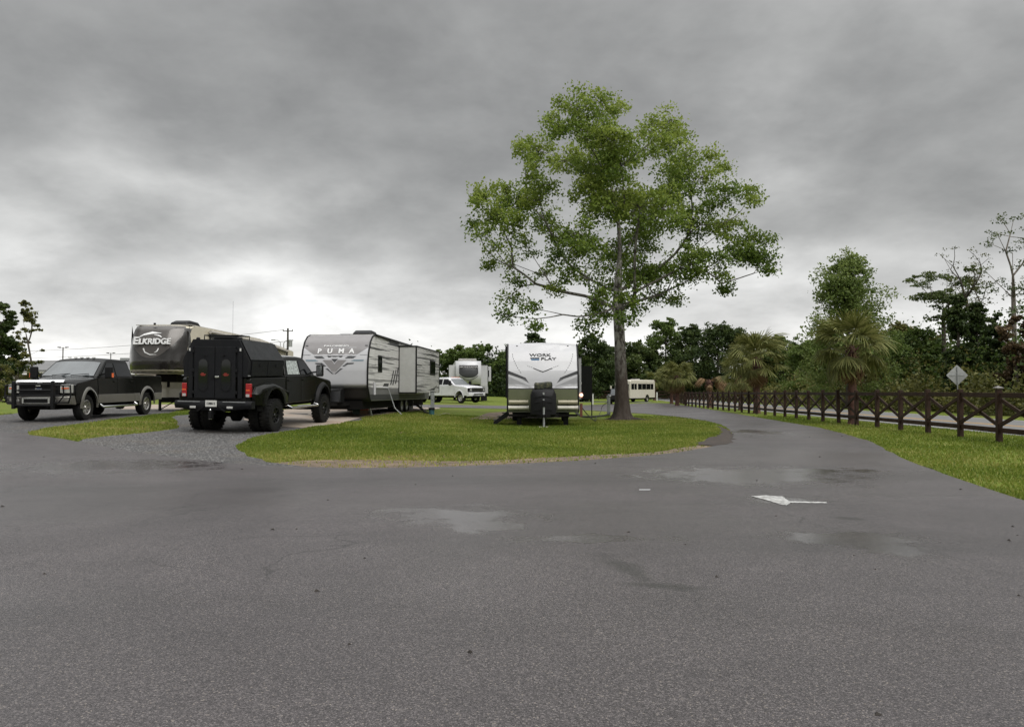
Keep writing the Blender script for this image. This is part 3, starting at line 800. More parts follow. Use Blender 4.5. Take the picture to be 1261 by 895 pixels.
mass('woodland', sp, LEAF_DARK, 0.9, 4, 'low far wood on the horizon behind the low building', 0.5)

# ---- grass blades
LEAF_GR = leafmat('grass_blades', (0.068, 0.112, 0.012), (0.160, 0.215, 0.025), (0.33, 0.305, 0.09), 0.4, 0.5)
rng = np.random.default_rng(5)
def blades(name, box, dens0, label, hmul=1.0):
    x0, x1, y0, y1 = box; A = (x1 - x0) * (y1 - y0)
    n = int(A * dens0 * 1.0)
    # density falls with the distance from the viewer
    xs = rng.uniform(x0, x1, n); ys = rng.uniform(y0, y1, n)
    keep = rng.uniform(0, 1, n) < np.clip((y0 + 3) / ys, 0, 1) ** 1.6
    xs, ys = xs[keep], ys[keep]
    bad = np.zeros(len(xs), bool)
    for P_ in (ROAD, GRAV, GRAV2, PAD, PAD2, SOIL): bad |= inpoly(P_, xs, ys)
    di = inpoly(DIRT, xs, ys) & (rng.uniform(0, 1, len(xs)) < 0.93); bad |= di
    di = inpoly(PAD3, xs, ys) & (rng.uniform(0, 1, len(xs)) < 0.85); bad |= di
    hwx = 12 + 0.072 * (ys - 19); bad |= (xs > hwx + 1.9) & (xs < hwx + 9.1)
    pn = np.sin(xs * 1.3 + 2 * np.sin(ys * .7)) * np.sin(ys * 1.1 + 1.5 * np.sin(xs * .9))
    bad |= (pn > 0.55) & (rng.uniform(0, 1, len(xs)) < 0.55)
    for (ax, ay, ra, rb, _a, _s) in BARE:
        dd = np.hypot((xs - ax) / ra, (ys - ay) / rb) + rng.normal(size=len(xs)) * 0.25; bad |= (dd < 0.9) & (rng.uniform(0, 1, len(xs)) < 0.62)
    xs, ys, pn = xs[~bad], ys[~bad], pn[~bad]; n = len(xs)
    zs = np.array([gz(a, b) for a, b in zip(xs, ys)])
    h = rng.uniform(0.025, 0.062, n) * hmul; a = rng.uniform(0, 2 * PI, n); wd = rng.uniform(0.006, 0.011, n) * (1 + ys / 22)
    le = rng.uniform(0.0, 0.04, n); la = rng.uniform(0, 2 * PI, n)
    B = np.stack([xs, ys, zs], 1); d = np.stack([np.cos(a) * wd, np.sin(a) * wd, np.zeros(n)], 1)
    T = B + np.stack([np.cos(la) * le, np.sin(la) * le, h], 1)
    V = np.stack([B - d, B + d, T], 1).reshape(-1, 3)
    bigv = 1.3 * np.sin(xs * .43 + 1.1 * np.sin(ys * .31)) * np.sin(ys * .37 + 1.3 * np.sin(xs * .23) + 1)
    var = 0.50 + 0.14 * pn + 0.16 * bigv + 0.30 * np.clip((16.5 - ys) / 3, 0, 1) * (xs < 3) + rng.normal(size=n) * 0.21
    o = quads_mesh(name, V, 3, LEAF_GR, None, np.clip(var, 0, 1), 'stuff'); tag(o, label, 'grass')
    print(name, n)
blades('grass', (-9, 7, 12.6, 34), 1500, 'short green lawn on the island under the big tree')
blades('grass', (4.5, 14.5, 5.0, 40), 1500, 'short green verge between the curving road and the dark fence')
blades('grass', (-19, -8.3, 17, 40), 900, 'patchy grass strip between the two dark pickup trucks')
# ------------------------------------------------------------------ palms
FR_G = leafmat('palm_frond_green', (0.035, 0.045, 0.010), (0.12, 0.13, 0.032), (0.28, 0.27, 0.10), 0.3, 0.65)
FR_B = leafmat('palm_frond_dry', (0.08, 0.045, 0.02), (0.20, 0.12, 0.055), (0.36, 0.27, 0.17), 0.2, 0.7)
PALM_T = barkmat('palm_trunk', (0.045, 0.018, 0.012), (0.10, 0.045, 0.03))
def frond_mesh(name, m, blades, ln, droopy, seed, pet=0.8):
    """fan-shaped palm leaf: petiole along +x then a fan of narrow drooping blades"""
    rng = np.random.default_rng(seed); T = []; VR = []
    P = []
    for k in range(4):
        f = k / 3; P.append(np.array([pet * f, 0, -0.10 * pet * f * f]))
    w = 0.012
    for k in range(3):
        a, b = P[k], P[k + 1]
        for o in ((0, w, 0), (0, 0, w)):
            o = np.array(o); T += [a - o, b - o, b + o, a - o, b + o, a + o]; VR += [0.55, 0.55]
    hub = P[3]
    for i in range(blades):
        a = -2.1 + 4.2 * i / (blades - 1) + rng.normal() * 0.04
        l = ln * (1 - 0.22 * (abs(a) / 2.1) ** 2) * rng.uniform(0.85, 1.1)
        dr = droopy * rng.uniform(0.7, 1.3); fold = 0.25
        d = np.array([math.cos(a * 0.78) , math.sin(a * 0.78), 0]); sd = np.array([-d[1], d[0], 0])
        st = hub + d * 0.0
        up = -abs(math.sin(a)) * fold
        p0 = st; p1 = st + d * l * 0.5 + np.array([0, 0, up * l * .5 - dr * l * 0.10]); p2 = st + d * l * (0.86 - 0.1 * dr) + np.array([0, 0, up * l * .8 - dr * l * 0.42]); p3 = p2 + np.array([0, 0, -dr * l * 0.25]) + d * l * 0.08
        w0, w1, w2 = 0.006, 0.024, 0.016
        vv = rng.uniform(0.2, 0.8)
        for (a_, b_, wa, wb) in ((p0, p1, w0, w1), (p1, p2, w1, w2), (p2, p3, w2, 0.001)):
            T += [a_ - sd * wa, b_ - sd * wb, b_ + sd * wb, a_ - sd * wa, b_ + sd * wb, a_ + sd * wa]; VR += [vv, vv]
    me_o = quads_mesh(name, np.array(T), 3, m, None, np.array(VR))
    me = me_o.data; bpy.data.objects.remove(me_o)
    return me
FM = [frond_mesh('frond', FR_G, 26, 0.80, 0.25 + 0.28 * i, i) for i in range(4)]
FD = [frond_mesh('dead_frond', FR_B, 22, 0.62, 1.8, 10 + i, 0.5) for i in range(2)]
def palm(label, px, py, topy, scale, nf, nd, seed, group='palms along the fence', trunk_h=None, tr=0.16, cut=False, Y=None):
    rng = random.Random(seed)
    x, y = G(px, py)
    if Y: x, y = (px - W0 / 2) / 950 * Y, Y
    z0 = gz(x, y); H = (HOR - topy) / 950 * y + CAMH - z0
    t = thing('palm_tree', label, 'palm tree', (x, y, z0), rng.uniform(0, 6), group)
    th = trunk_h or (H - 1.25 * scale)
    mb = MB(); prof = [(tr * 1.35, -0.02), (tr * 1.12, 0.12)]
    k = 0
    while 0.12 + k * 0.12 < th:
        prof.append((tr * (1.0 + 0.07 * (k % 2) + rng.uniform(-.03, .03)), 0.2 + k * 0.12)); k += 1
    prof.append((tr * 1.05, th)); prof.append((tr * 0.5, th + 0.25))
    mb.lathe(prof, 'z', n=14); mb.build('trunk', PALM_T, t, smooth=True)
    mb = MB()
    for i in range(26):          # old leaf bases
        a = i * 2.4; z = th - 0.02 * i * 1.2 + 0.1
        d = Vector((math.cos(a), math.sin(a), 0))
        mb.bar(d * tr * 0.9 + Vector((0, 0, z)), d * (tr + 0.14) + Vector((0, 0, z + 0.16)), 0.06, 0.02)
    mb.build('leaf_bases', PALM_T, t, kind='stuff')
    for i in range(nf + nd):
        dead = i < nd
        f = (i - nd) / max(1, nf)
        el = R(-48 + rng.uniform(-22, 12)) if dead else R(-38 + 122 * f ** 0.95 + rng.uniform(-12, 12))
        az = i * 2.399963 + rng.uniform(-.25, .25)
        o = bpy.data.objects.new('dead_frond' if dead else 'frond', (FD if dead else FM)[rng.randrange(2 if dead else 4)])
        COL.objects.link(o); o.parent = t
        o.location = (0.06 * math.cos(az), 0.06 * math.sin(az), th + 0.12 + 0.12 * f - (0.08 if dead else 0))
        o.rotation_euler = (rng.uniform(-.3, .3), -el, az); s = scale * rng.uniform(0.85, 1.12) * (0.9 if f > .8 else 1); o.scale = (s, s, s)
    return t
palm('large green palm in front of the dark fence at the right, nearest of the palms', 1050, 522.5, 392, 1.0, 40, 16, 1, tr=0.155)
palm('tall green palm with long fronds in the middle of the row by the fence', 932, 508.8, 412, 1.25, 36, 14, 2, tr=0.19)
palm('shorter palm leaning against the left of the tall middle palm', 912, 505, 438, 1.1, 26, 12, 3, tr=0.14)
palm('palm with orange dry skirt at the far left end of the palm row', 834, 499.5, 446, 1.15, 40, 26, 4, tr=0.19)
palm('palm directly behind the orange skirted palm, left of it', 827, 497, 452, 1.1, 30, 20, 5, tr=0.17)
palm('small palm behind the back of the white bus', 806, 493, 458, 1.0, 26, 8, 6, Y=104)
t = palm('dead palm with only brown hanging fronds, left of the tall middle palm', 873.5, 501.8, 463, 1.0, 0, 0, 7, tr=0.19, trunk_h=2.0)
zt = 2.08
for i, (az, el, s) in enumerate([(PI + .2, 35, .8), (PI - .1, 22, .85), (0.05, 40, 1.0), (-0.2, 30, 1.05), (0.25, 18, 1.1), (-0.1, 10, 1.05), (-PI / 2, -40, .6), (PI / 2, -40, .6), (2.6, -30, .5)]):
    o = bpy.data.objects.new('dead_frond', FD[i % 2]); COL.objects.link(o); o.parent = t
    o.location = (0, 0, zt); o.rotation_euler = (0, -R(el), az - t.rotation_euler.z); o.scale = (s * 1.2, s * 1.2, s * 1.2)

# ------------------------------------------------------------------ fence
M_FENCE = mat('dark_stained_wood', (0.030, 0.016, 0.010), 0.65, spec=0.2, var=0.4, vscale=5, bump=0.4, bscale=30, rvar=0.12)
M_CAP = mat('weathered_post_top', (0.16, 0.15, 0.14), 0.5, var=0.2)
def fence(label, pts, group=None):
    x0, y0 = pts[0]
    f = thing('crossbuck_fence', label, 'fence', (x0, y0, gz(x0, y0)), 0, group)
    z0 = gz(x0, y0)
    loc = [Vector((x - x0, y - y0, gz(x, y) - z0)) for x, y in pts]
    rr = random.Random(3)
    for i, p in enumerate(loc):
        h = 1.29 + rr.uniform(-0.02, 0.03)
        mb = MB().box(-0.062, 0.062, -0.062, 0.062, -0.02, h)
        o = mb.build('post', M_FENCE, f, bevel=0.012); o.location = p; o.rotation_euler = (rr.uniform(-.022, .022), rr.uniform(-.022, .022), rr.uniform(-.08, .08) - 0.07)
        if i == 0:
            pass
    for i in range(len(loc) - 1):
        a, b = loc[i], loc[i + 1]; d = (b - a).normalized(); s = d.cross(Vector((0, 0, 1))).normalized()
        for z in (1.16, 0.30):
            MB().bar(a + d * .078 + Vector((0, 0, z)), b - d * .078 + Vector((0, 0, z)), 0.045, 0.12).build('rail', M_FENCE, f, bevel=0.006, seg=1)
        for k, (za, zb) in enumerate(((1.04, 0.42), (0.42, 1.04))):
            off = s * (0.024 if k else -0.024)
            MB().bar(a + d * .085 + off + Vector((0, 0, za)), b - d * .085 + off + Vector((0, 0, zb)), 0.045, 0.095).build('brace', M_FENCE, f, bevel=0.006, seg=1)
    return f, loc
sx, sy = 12.0, 19.05
pts = [(sx + .0718 * 1.88 * k, sy + 1.875 * k) for k in range(-3, 28)]
f1, l1 = fence('dark brown fence with crossed braces running along the highway verge', pts)
p = l1[3]
MB().box(-.085, .085, -.085, .085, 1.325, 1.345).add([(-.085, -.085, 1.345), (.085, -.085, 1.345), (.085, .085, 1.345), (-.085, .085, 1.345), (0, 0, 1.39)], [(0, 1, 4), (1, 2, 4), (2, 3, 4), (3, 0, 4)]).build('post_cap', M_CAP, f1).location = p
pts2 = [(16.6 + 0.55 * k * .9, 73.5 + 2.9 * k) for k in range(0, 14)]
pts2 += [(pts2[-1][0] - 2.6 * k, pts2[-1][1] + 0.3 * k) for k in range(1, 7)]
fence('far stretch of the dark crossed fence behind the white bus', pts2)

# ------------------------------------------------------------------ signs
M_ALU = mat('bare_aluminium', (0.42, 0.43, 0.43), 0.45, 0.7, var=0.1)
M_GALV = mat('galvanised_steel', (0.33, 0.34, 0.34), 0.5, 0.6, var=0.15)
M_YS = mat('yellow_sign', (0.75, 0.42, 0.02), 0.5, var=0.05)
M_BLK = mat('black_paint', (0.012, 0.012, 0.012), 0.5)
def dia(name, label, px, Y, cy_, half, col, rz, base_off=0.0, behind=True):
    X = (px - W0 / 2) / 950 * Y; z0 = gz(X, Y); zc_ = (HOR - cy_) / 950 * Y + CAMH - z0
    t = thing(name, label, 'road sign', (X, Y, z0), rz)
    MB().bar((0, 0, 0), (0, 0, zc_ + half * 0.85), 0.06, 0.035).build('pole', M_GALV, t, bevel=0.004)
    n = 6; poly = []
    for (cx_, cz_, a0) in ((half - .06, 0, -45), (0, half - .06, 45), (-half + .06, 0, 135), (0, -half + .06, 225)):
        poly += arc(cx_, cz_, 0.06, a0, a0 + 90, 3)
    MB().prism([(a, b) for a, b in poly], (0, 0.03, zc_), (1, 0, 0), (0, 0, 1), (0, 0.004, 0)).build('sign_panel', col, t)
    MB().box(-half * .72, half * .72, 0.004, 0.026, zc_ - .03, zc_ + .03).build('bracket', M_GALV, t)
    return t, zc_
dia('diamond_sign', 'grey back of a diamond shaped road sign beyond the fence', 1179, 42, 462, 0.55, M_ALU, -0.10)
t, zc_ = dia('diamond_sign', 'small yellow diamond warning sign behind the big palm', 1020, 80, 473.5, 0.56, M_ALU, 0.0)
MB().prism([(-.5, 0), (0, -.5), (.5, 0), (0, .5)], (0, -0.024, zc_), (1, 0, 0), (0, 0, 1), (0, -0.004, 0)).build('sign_face', M_YS, t)
mb = MB(); mb.prism([(-.04, -.25), (.04, -.25), (.04, .05), (-.04, .05)], (0, -0.030, zc_), (1, 0, 0), (0, 0, 1), (0, -0.003, 0)); mb.prism([(-.14, .03), (.14, .03), (0, .26)], (0, -0.030, zc_), (1, 0, 0), (0, 0, 1), (0, -0.003, 0)); mb.build('symbol', M_BLK, t)

# ------------------------------------------------------------------ low building, lamp posts, utility pole at far left
M_ROOF = mat('grey_metal_roof', (0.16, 0.16, 0.16), 0.6, var=0.12, vscale=0.5)
M_WALLT = mat('tan_wall', (0.20, 0.17, 0.14), 0.8, var=0.15)
M_GLD = mat('dark_window_glass', (0.012, 0.013, 0.015), 0.08, spec=0.6, var=0.0)
M_BRICK = mat('brown_brick', (0.11, 0.06, 0.045), 0.8, var=0.3, vscale=20)
Y = 110
X = lambda px: (px - W0 / 2) / 950 * Y
bz = gz(X(60), Y); hz = lambda py: (HOR - py) / 950 * Y + CAMH - bz
b = thing('low_building', 'long low building with a grey roof at the far left behind the pickup', 'building', (X(60), Y, bz))
ox = X(60)
mb = MB().box(X(-60) - ox, X(205) - ox, 0, 14, 0, hz(461)); mb.build('wall', M_WALLT, b)
MB().loft([(-0.9, hz(455.5)), (7, hz(441.5)), (15, hz(455.5)), (15, hz(457.5)), (-0.9, hz(457.5))], [X(-70) - ox, X(215) - ox], lambda x, y, z: (y, x, z)).build('roof', M_ROOF, b)
MB().box(X(-70) - ox, X(215) - ox, -0.95, -0.7, hz(460.5), hz(457.6)).build('fascia', mat('white_fascia', (0.35, 0.34, 0.32), 0.6), b)
for k in range(9):
    a = X(-50 + k * 27) - ox
    w_ = MB().box(a, a + 1.7, -0.05, 0.02, 1.0, hz(465.5)).build('window', M_WALLT, b)
    MB().box(a + .1, a + 1.6, -0.075, -0.055, 1.1, hz(466.3)).build('pane', M_GLD, w_)
for k in range(8):
    MB().box(X(-40 + k * 30) - ox - .12, X(-40 + k * 30) - ox + .12, -0.7, -0.5, 0, hz(460.6)).build('column', mat('white_column', (0.4, 0.38, 0.35), 0.7), b)
MB().box(X(-55) - ox, X(200) - ox, -0.045, -0.02, 0.05, 0.9).build('brick_skirt', M_BRICK, b)
MB().box(X(121) - ox, X(131) - ox, 6, 7.4, hz(442), hz(438.5)).build('roof_unit', M_GALV, b, bevel=.03)
M_POLE = mat('dark_pole', (0.05, 0.045, 0.04), 0.7, var=0.2)
for i, (px, top, Y_, lb) in enumerate([(77, 427.5, 120, 'twin headed lamp post above the roof of the low building, left one'), (136, 434.5, 150, 'twin headed lamp post behind the low building, right one')]):
    Xp = (px - W0 / 2) / 950 * Y_; zb = gz(Xp, Y_); H = (HOR - top) / 950 * Y_ + CAMH - zb
    t = thing('lamp_post', lb, 'lamp post', (Xp, Y_, zb), 0, 'parking lot lamps')
    MB().tube([(0, 0, 0), (0, 0, H)], [0.13, 0.08], 8).build('pole', M_POLE, t, smooth=True)
    MB().bar((-.6, 0, H - .1), (.6, 0, H - .1), 0.05).build('arm', M_POLE, t)
    for s in (-1, 1): MB().box(s * .6 - .22, s * .6 + .22, -.15, .15, H - .08, H + .06).build('lamp_head', M_POLE, t, bevel=.03)
Y = 95; Xp = (354 - W0 / 2) / 950 * Y; zb = gz(Xp, Y); H = (HOR - 404) / 950 * Y + CAMH - zb
t = thing('utility_pole', 'wooden utility pole with crossarm and transformer between the brown fifth wheel and the white trailer', 'utility pole', (Xp, Y, zb), 0.3)
MB().tube([(0, 0, 0), (0, 0, H)], [0.17, 0.11], 8).build('pole', M_POLE, t, smooth=True)
MB().bar((-.6, 0, H - .35), (.6, 0, H - .35), 0.1).build('crossarm', M_POLE, t)
MB().lathe([(0.01, -.0), (.24, 0.02), (.24, .85), (.01, .9)], 'z', (0.3, 0, H - 2.3), 12).build('transformer', M_GALV, t, smooth=True)
for s in (-.55, 0.02, .55): MB().lathe([(.05, 0), (.07, .1), (.03, .2)], 'z', (s, 0, H - .3), 8).build('insulator', M_GALV, t)
for i, (px, top) in enumerate([(345, 419), (349, 419.5)]):
    Xq = (px - W0 / 2) / 950 * 100; zq = gz(Xq, 100); Hq = (HOR - top) / 950 * 100 + CAMH - zq
    tt = thing('lamp_post', ['thin curved street lamp left of the utility pole', 'thin curved street lamp close beside the utility pole'][i], 'lamp post', (Xq, 100, zq), 0)
    MB().tube([(0, 0, 0), (0, 0, Hq - .3), ((-.3 if i == 0 else .3), 0, Hq), ((-.8 if i == 0 else .8), 0, Hq + .05)], [.07, .05, .04, .04], 6).build('pole', M_GALV, tt, smooth=True)
    MB().box((-1.2 if i == 0 else .7), (-.7 if i == 0 else 1.2), -.1, .1, Hq, Hq + .12).build('lamp_head', M_GALV, tt)
def wire(label, a, b, sag, r=0.022):
    a, b = Vector(a), Vector(b); p = []
    for k in range(17):
        f = k / 16; q = a.lerp(b, f); q.z -= sag * 4 * f * (1 - f); p.append(q)
    o = MB().tube(p, r, 4).build('overhead_wire', M_BLK, None); tag(o, label, 'wire', 'overhead wires')
wire('upper overhead wire crossing the sky at the far left, toward the utility pole', (-95, 125, 7.2), (Xp - .5, Y, zb + H - .2), 0.9)
wire('lower overhead wire crossing the sky at the far left, toward the utility pole', (-95, 125, 5.9), (Xp, Y, zb + H - 1.6), 0.6)
# ------------------------------------------------------------------ vehicles
M_BLACKP = mat('black_car_paint', (0.004, 0.0042, 0.004), 0.12, coat=0.1, spec=0.2, var=0.1, dirt=0.025)
M_GREENP = mat('very_dark_green_paint', (0.0045, 0.005, 0.004), 0.12, coat=0.1, spec=0.2, var=0.1, dirt=0.03)
M_SILVERP = mat('pewter_paint', (0.14, 0.135, 0.12), 0.3, 0.35, coat=0.5, var=0.08, dirt=0.25)
M_WHITEP = mat('white_car_paint', (0.58, 0.58, 0.60), 0.35, coat=0.6, var=0.03, dirt=0.06)
M_CHROME = mat('chrome', (0.62, 0.62, 0.62), 0.14, 1.0, var=0.06)
M_RUB = mat('tyre_rubber', (0.009, 0.009, 0.009), 0.8, spec=0.2, var=0.3, vscale=10, dirt=0.08)
M_PLAS = mat('black_plastic', (0.007, 0.007, 0.0075), 0.55, spec=0.2, var=0.15)
M_TEXB = mat('textured_black_coating', (0.0065, 0.007, 0.0085), 0.55, spec=0.22, var=0.2, vscale=9, bump=0.4, bscale=120, dirt=0.03)
M_DGLASS = mat('tinted_glass', (0.006, 0.007, 0.008), 0.05, spec=0.45, var=0.0)
M_WGLASS = mat('windshield_glass', (0.06, 0.07, 0.075), 0.06, spec=0.9, var=0.25, vscale=2, coat=0.6)
M_RED = mat('red_lens', (0.30, 0.008, 0.010), 0.15, coat=0.5)
M_CLEAR = mat('clear_lens', (0.5, 0.5, 0.48), 0.12, 0.3, coat=0.8)
M_AMBER = mat('amber_lens', (0.75, 0.13, 0.02), 0.2, coat=0.4)
M_STEEL = mat('alloy_rim', (0.5, 0.49, 0.47), 0.3, 0.9, var=0.15)
M_BRIM = mat('black_rim', (0.022, 0.022, 0.023), 0.3, 0.6, var=0.2)
M_UNDER = mat('dirty_underbody', (0.006, 0.0055, 0.005), 0.85, spec=.15)
M_PLATE = mat('white_plate', (0.55, 0.55, 0.52), 0.5)
M_SHADE = mat('opening_shade_black', (0.004, 0.004, 0.004), 0.9)  # near-black colour standing in for shade inside intakes and grille slots
M_DGREY = mat('dark_grey_print', (0.035, 0.036, 0.038), 0.45, spec=.3)
M_MGREY = mat('mid_grey_print', (0.21, 0.20, 0.20), 0.42)

def wheel(parent, x, y, r, w, rimr, side, rimm, knobs=0, spokes=8, dish=0.03):
    """a wheel turned about the y axis; side=+1 when the outer face looks to +y"""
    mb = MB(); h = w / 2
    pr = [(rimr, -h * .86), (rimr + (r - rimr) * .45, -h), (r * .95, -h * .93), (r, -h * .72), (r, h * .72), (r * .95, h * .93), (rimr + (r - rimr) * .45, h), (rimr, h * .86)]
    mb.lathe([(rr_, o * side) for rr_, o in pr], 'y', n=36, caps=False)
    if knobs:
        for k in range(knobs):
            a = 2 * PI * k / knobs
            for s, da in ((-1, 0), (1, PI / knobs)):
                c, sn = math.cos(a + da), math.sin(a + da)
                for (rr0, y0_, y1_) in ((r - .004, .30, .99), ):
                    d = Vector((c, 0, sn)); tt = Vector((-sn, 0, c)) * (PI * r / knobs * .62)
                    p = d * rr0; q = d * (r + .013)
                    ya, yb = s * y0_ * h, s * y1_ * h
                    v = [p - tt + Vector((0, ya, 0)), p + tt + Vector((0, ya, 0)), p + tt + Vector((0, yb, 0)), p - tt + Vector((0, yb, 0)), q - tt + Vector((0, ya, 0)), q + tt + Vector((0, ya, 0)), q + tt + Vector((0, yb, 0)), q - tt + Vector((0, yb, 0))]
                    mb.add(v, [(0, 1, 2, 3), (4, 7, 6, 5), (0, 4, 5, 1), (1, 5, 6, 2), (2, 6, 7, 3), (3, 7, 4, 0)])
    o = mb.build('wheel', M_RUB, parent, smooth=True); o.location = (x, y, r)
    mb = MB()
    mb.lathe([(rimr + .004, h * .84 * side), (rimr - .015, h * .90 * side), (rimr - .03, h * .8 * side), (rimr - .035, (h * .8 - .09) * side), (0.07, (h * .8 - .07 - dish) * side)], 'y', n=36, caps=False)
    mb.lathe([(0.001, (h * .8 + .0) * side), (.05, (h * .8) * side), (.062, (h * .8 - .02) * side), (.07, (h * .8 - .1 - dish) * side)], 'y', n=16, caps=False)
    for k in range(spokes):
        a = 2 * PI * k / spokes; c, s = math.cos(a), math.sin(a)
        mb.bar((c * .05, (h * .8 - .045) * side, s * .05), (c * (rimr - .025), (h * .8 - .02) * side, s * (rimr - .025)), 0.05, 0.03, up=(0, 1, 0))
    for k in range(8):
        a = 2 * PI * (k + .5) / 8; c, s = math.cos(a), math.sin(a)
        mb.lathe([(.001, .012 * side), (.013, .012 * side), (.013, 0)], 'y', (c * .085, (h * .8 - .055) * side, s * .085), 6, caps=False)
    mb.build('rim', rimm, o, smooth=True)
    return o

def pickup(name, label, loc, rz, P, group=None):
    t = thing(name, label, 'pickup truck', loc, rz, group)
    wb, hw, zb, r = P['wb'], P['hw'], P['zb'], P['r']
    zh, zbelt, zroof, zrail = P['zh'], P['zbelt'], P['zroof'], P['zrail']
    fo, ro = P['fo'], P['ro']; ar = P['ar']; paint = P['paint']; az = P.get('az', r)
    xf = wb + fo; xb = P['xb']; xr = -ro; xw = wb - P.get('cowl', 0.55)
    zl = P.get('zlow', zb)
    ys = [-1, -.93, -.8, -.55, -.28, 0, .28, .55, .8, .93, 1]
    ys = [v * hw for v in ys]
    def bfn(x, y, z):
        k = abs(y) / hw
        if x > wb - .2: x = x - 0.20 * k ** 3.5 * min(1, (x - wb + .2) / .7)
        zz = (z - (zb + .35)) / 0.6
        y2 = y * (1 - 0.022 * max(0, zz) ** 2 - 0.015 * (1 if z < zb + .05 else 0))
        if z > zbelt - .18 and x > xw - .1: z = z + 0.045 * (1 - k ** 2.5) - 0.035 * k ** 6
        return (x, y2, z)
    th = math.degrees(math.asin(min(.99, (zb - az) / ar))) if zb > az else 0
    prof = [(xb, zbelt), (xb, zbelt - .35), (xb, zb)]
    prof += [(wb - ar - .05, zb)] + arc(wb, az, ar, 180 - th, th, 14) + [(wb + ar + .03, zb + .02)]
    prof += [(xf - .06, zb + .04), (xf, zb + .25), (xf, zh - .22), (xf - .02, zh - .10), (xf - .10, zh - .02), (xf - .35, zh + .015), ((xf + xw) / 2, zh + .05), (xw + .05, zbelt - .01), (xw - .2, zbelt), ((xw + xb) / 2, zbelt)]
    MB().loft(prof, ys, bfn).build('body', paint, t, bevel=0.03, seg=3, angle=32)
    # cab
    ws = P.get('ws', 0.72); ch = zroof - zbelt
    zs = zbelt - .01
    def cfn(x, y, z):
        f = (z - zs) / (zroof - zs); k = abs(y) / (hw * .955)
        y2 = y * (1 - 0.17 * f); z2 = z - 0.05 * k ** 3 * (1 if f > .6 else 0)
        x2 = x - (0.10 * k ** 2 * (1 - .3 * f) if x > (xw + xb) / 2 else -0.03 * k ** 2)
        return (x2, y2, z2)
    xt = xw - ws
    cprof = [(xw, zs), (xt + .03, zroof - .07), (xt - .12, zroof - .015), (xt - .5, zroof + .01), (xb + .5, zroof), (xb + .22, zroof - .03), (xb + .15, zroof - .09), (xb + .02, zs)]
    cy = [v * hw * .955 for v in (-1, -.9, -.7, -.35, 0, .35, .7, .9, 1)]
    MB().loft(cprof, cy, cfn).build('cab', paint, t, bevel=0.035, seg=3, angle=30)
    # windshield, lying just proud of the opening
    mb = MB(); n = 8; vs = []
    for f in (0.07, 0.90):
        for k in range(n + 1):
            yy = (-1 + 2 * k / n) * hw * .955 * .885
            x = xw + (xt + .03 - xw) * f; z = zs + (zroof - .07 - zs) * f
            a = cfn(x, yy, z); vs.append((a[0] + .018, a[1], a[2] + .012))
    mb.add(vs, [(k, k + 1, n + 2 + k, n + 1 + k) for k in range(n)])
    mb.build('windshield', P.get('wglass', M_WGLASS), t, smooth=True)
    mb = MB(); vs = []
    for f in (0.22, 0.86):
        for yy in (-.72 * hw, .72 * hw):
            x = xb + .02 + (.13) * f; z = zs + (zroof - .09 - zs) * f; a = cfn(x, yy, z); vs.append((a[0] - .012, a[1], a[2]))
    mb.add(vs, [(0, 1, 3, 2)]).build('rear_window', M_DGLASS, t)
    for sd in (1, -1):
        # doors: panels standing 8 mm proud with a real gap round them
        zd0, zd1 = zb + .05, zbelt + .0
        xm = P.get('xm', (xw - .25 + xb) / 2 + .05)
        xfd = wb - ar - .06
        for (xa, xc_, rear) in ((xm + .008, min(xw - .10, xfd + .1), False), (xb + .045, xm - .008, True)):
            poly = [(xa, zd0), (min(xc_, xfd), zd0), (xc_, zd0 + .42), (xc_, zd1 - .012), (xa, zd1 - .012)]
            if rear and P.get('notch', True):
                poly = [(max(xa, 0.35), zd0), (xc_, zd0), (xc_, zd1 - .012), (xa, zd1 - .012), (xa, zd0 + .3)]
            n = len(poly); vs = []
            for dy in (0.004, 0.014):
                for (x, z) in poly:
                    a = bfn(x, sd * hw, z); vs.append((a[0], a[1] + sd * dy, z))
            o = MB().add(vs, [tuple(range(n)), tuple(range(n, 2 * n))] + [(k, (k + 1) % n, (k + 1) % n + n, k + n) for k in range(n)]).build('door', paint, t, bevel=0.006)
            hx = xa + .17; a = bfn(hx, sd * hw, zbelt - .14)
            MB().box(hx - .10, hx + .10, a[1] + sd * .012, a[1] + sd * .045, zbelt - .165, zbelt - .125).build('handle', P.get('handle', paint), o, bevel=.008)
        # side windows
        def wp(x, z, off=0.012):
            a = cfn(x, sd * hw * .955, z); return (a[0], a[1] + sd * off, a[2])
        z0, z1 = zbelt + .035, zroof - .115
        fx = lambda z: xw + (xt + .03 - xw) * (z - zs) / (zroof - .07 - zs)
        fr = [(xm + .05, z0), (fx(z0) - .20, z0), (fx(z0 + .14) - .17, z0 + .14), (fx(z1) - .12, z1), (xm + .07, z1)]
        re = [(xb + .17, z0), (xm - .05, z0), (xm - .03, z1), (xb + .30, z1), (xb + .20, z0 + .22)]
        for nm, pl in (('front_side_window', fr), ('rear_side_window', re)):
            g = P.get('rglass', M_DGLASS) if (nm[0] == 'r' and sd == P.get('rgs', 0)) else M_DGLASS
            MB().add([wp(x, z) for x, z in pl], [tuple(range(len(pl)))]).build(nm, g, t)
        # mirror
        mx_, mz = fx(zbelt + .12) - .22, zbelt + .06
        MB().bar((mx_, sd * hw * .93, mz + .02), (mx_ + .05, sd * (hw + .14), mz + .05), .06, .05).build('mirror_arm', M_PLAS, t)
        o = MB().box(mx_ - .02, mx_ + .12, min(sd * (hw + .10), sd * (hw + .33)), max(sd * (hw + .10), sd * (hw + .33)), mz - .10, mz + .28).build('mirror', P.get('mirror', M_PLAS), t, bevel=.04, seg=3)
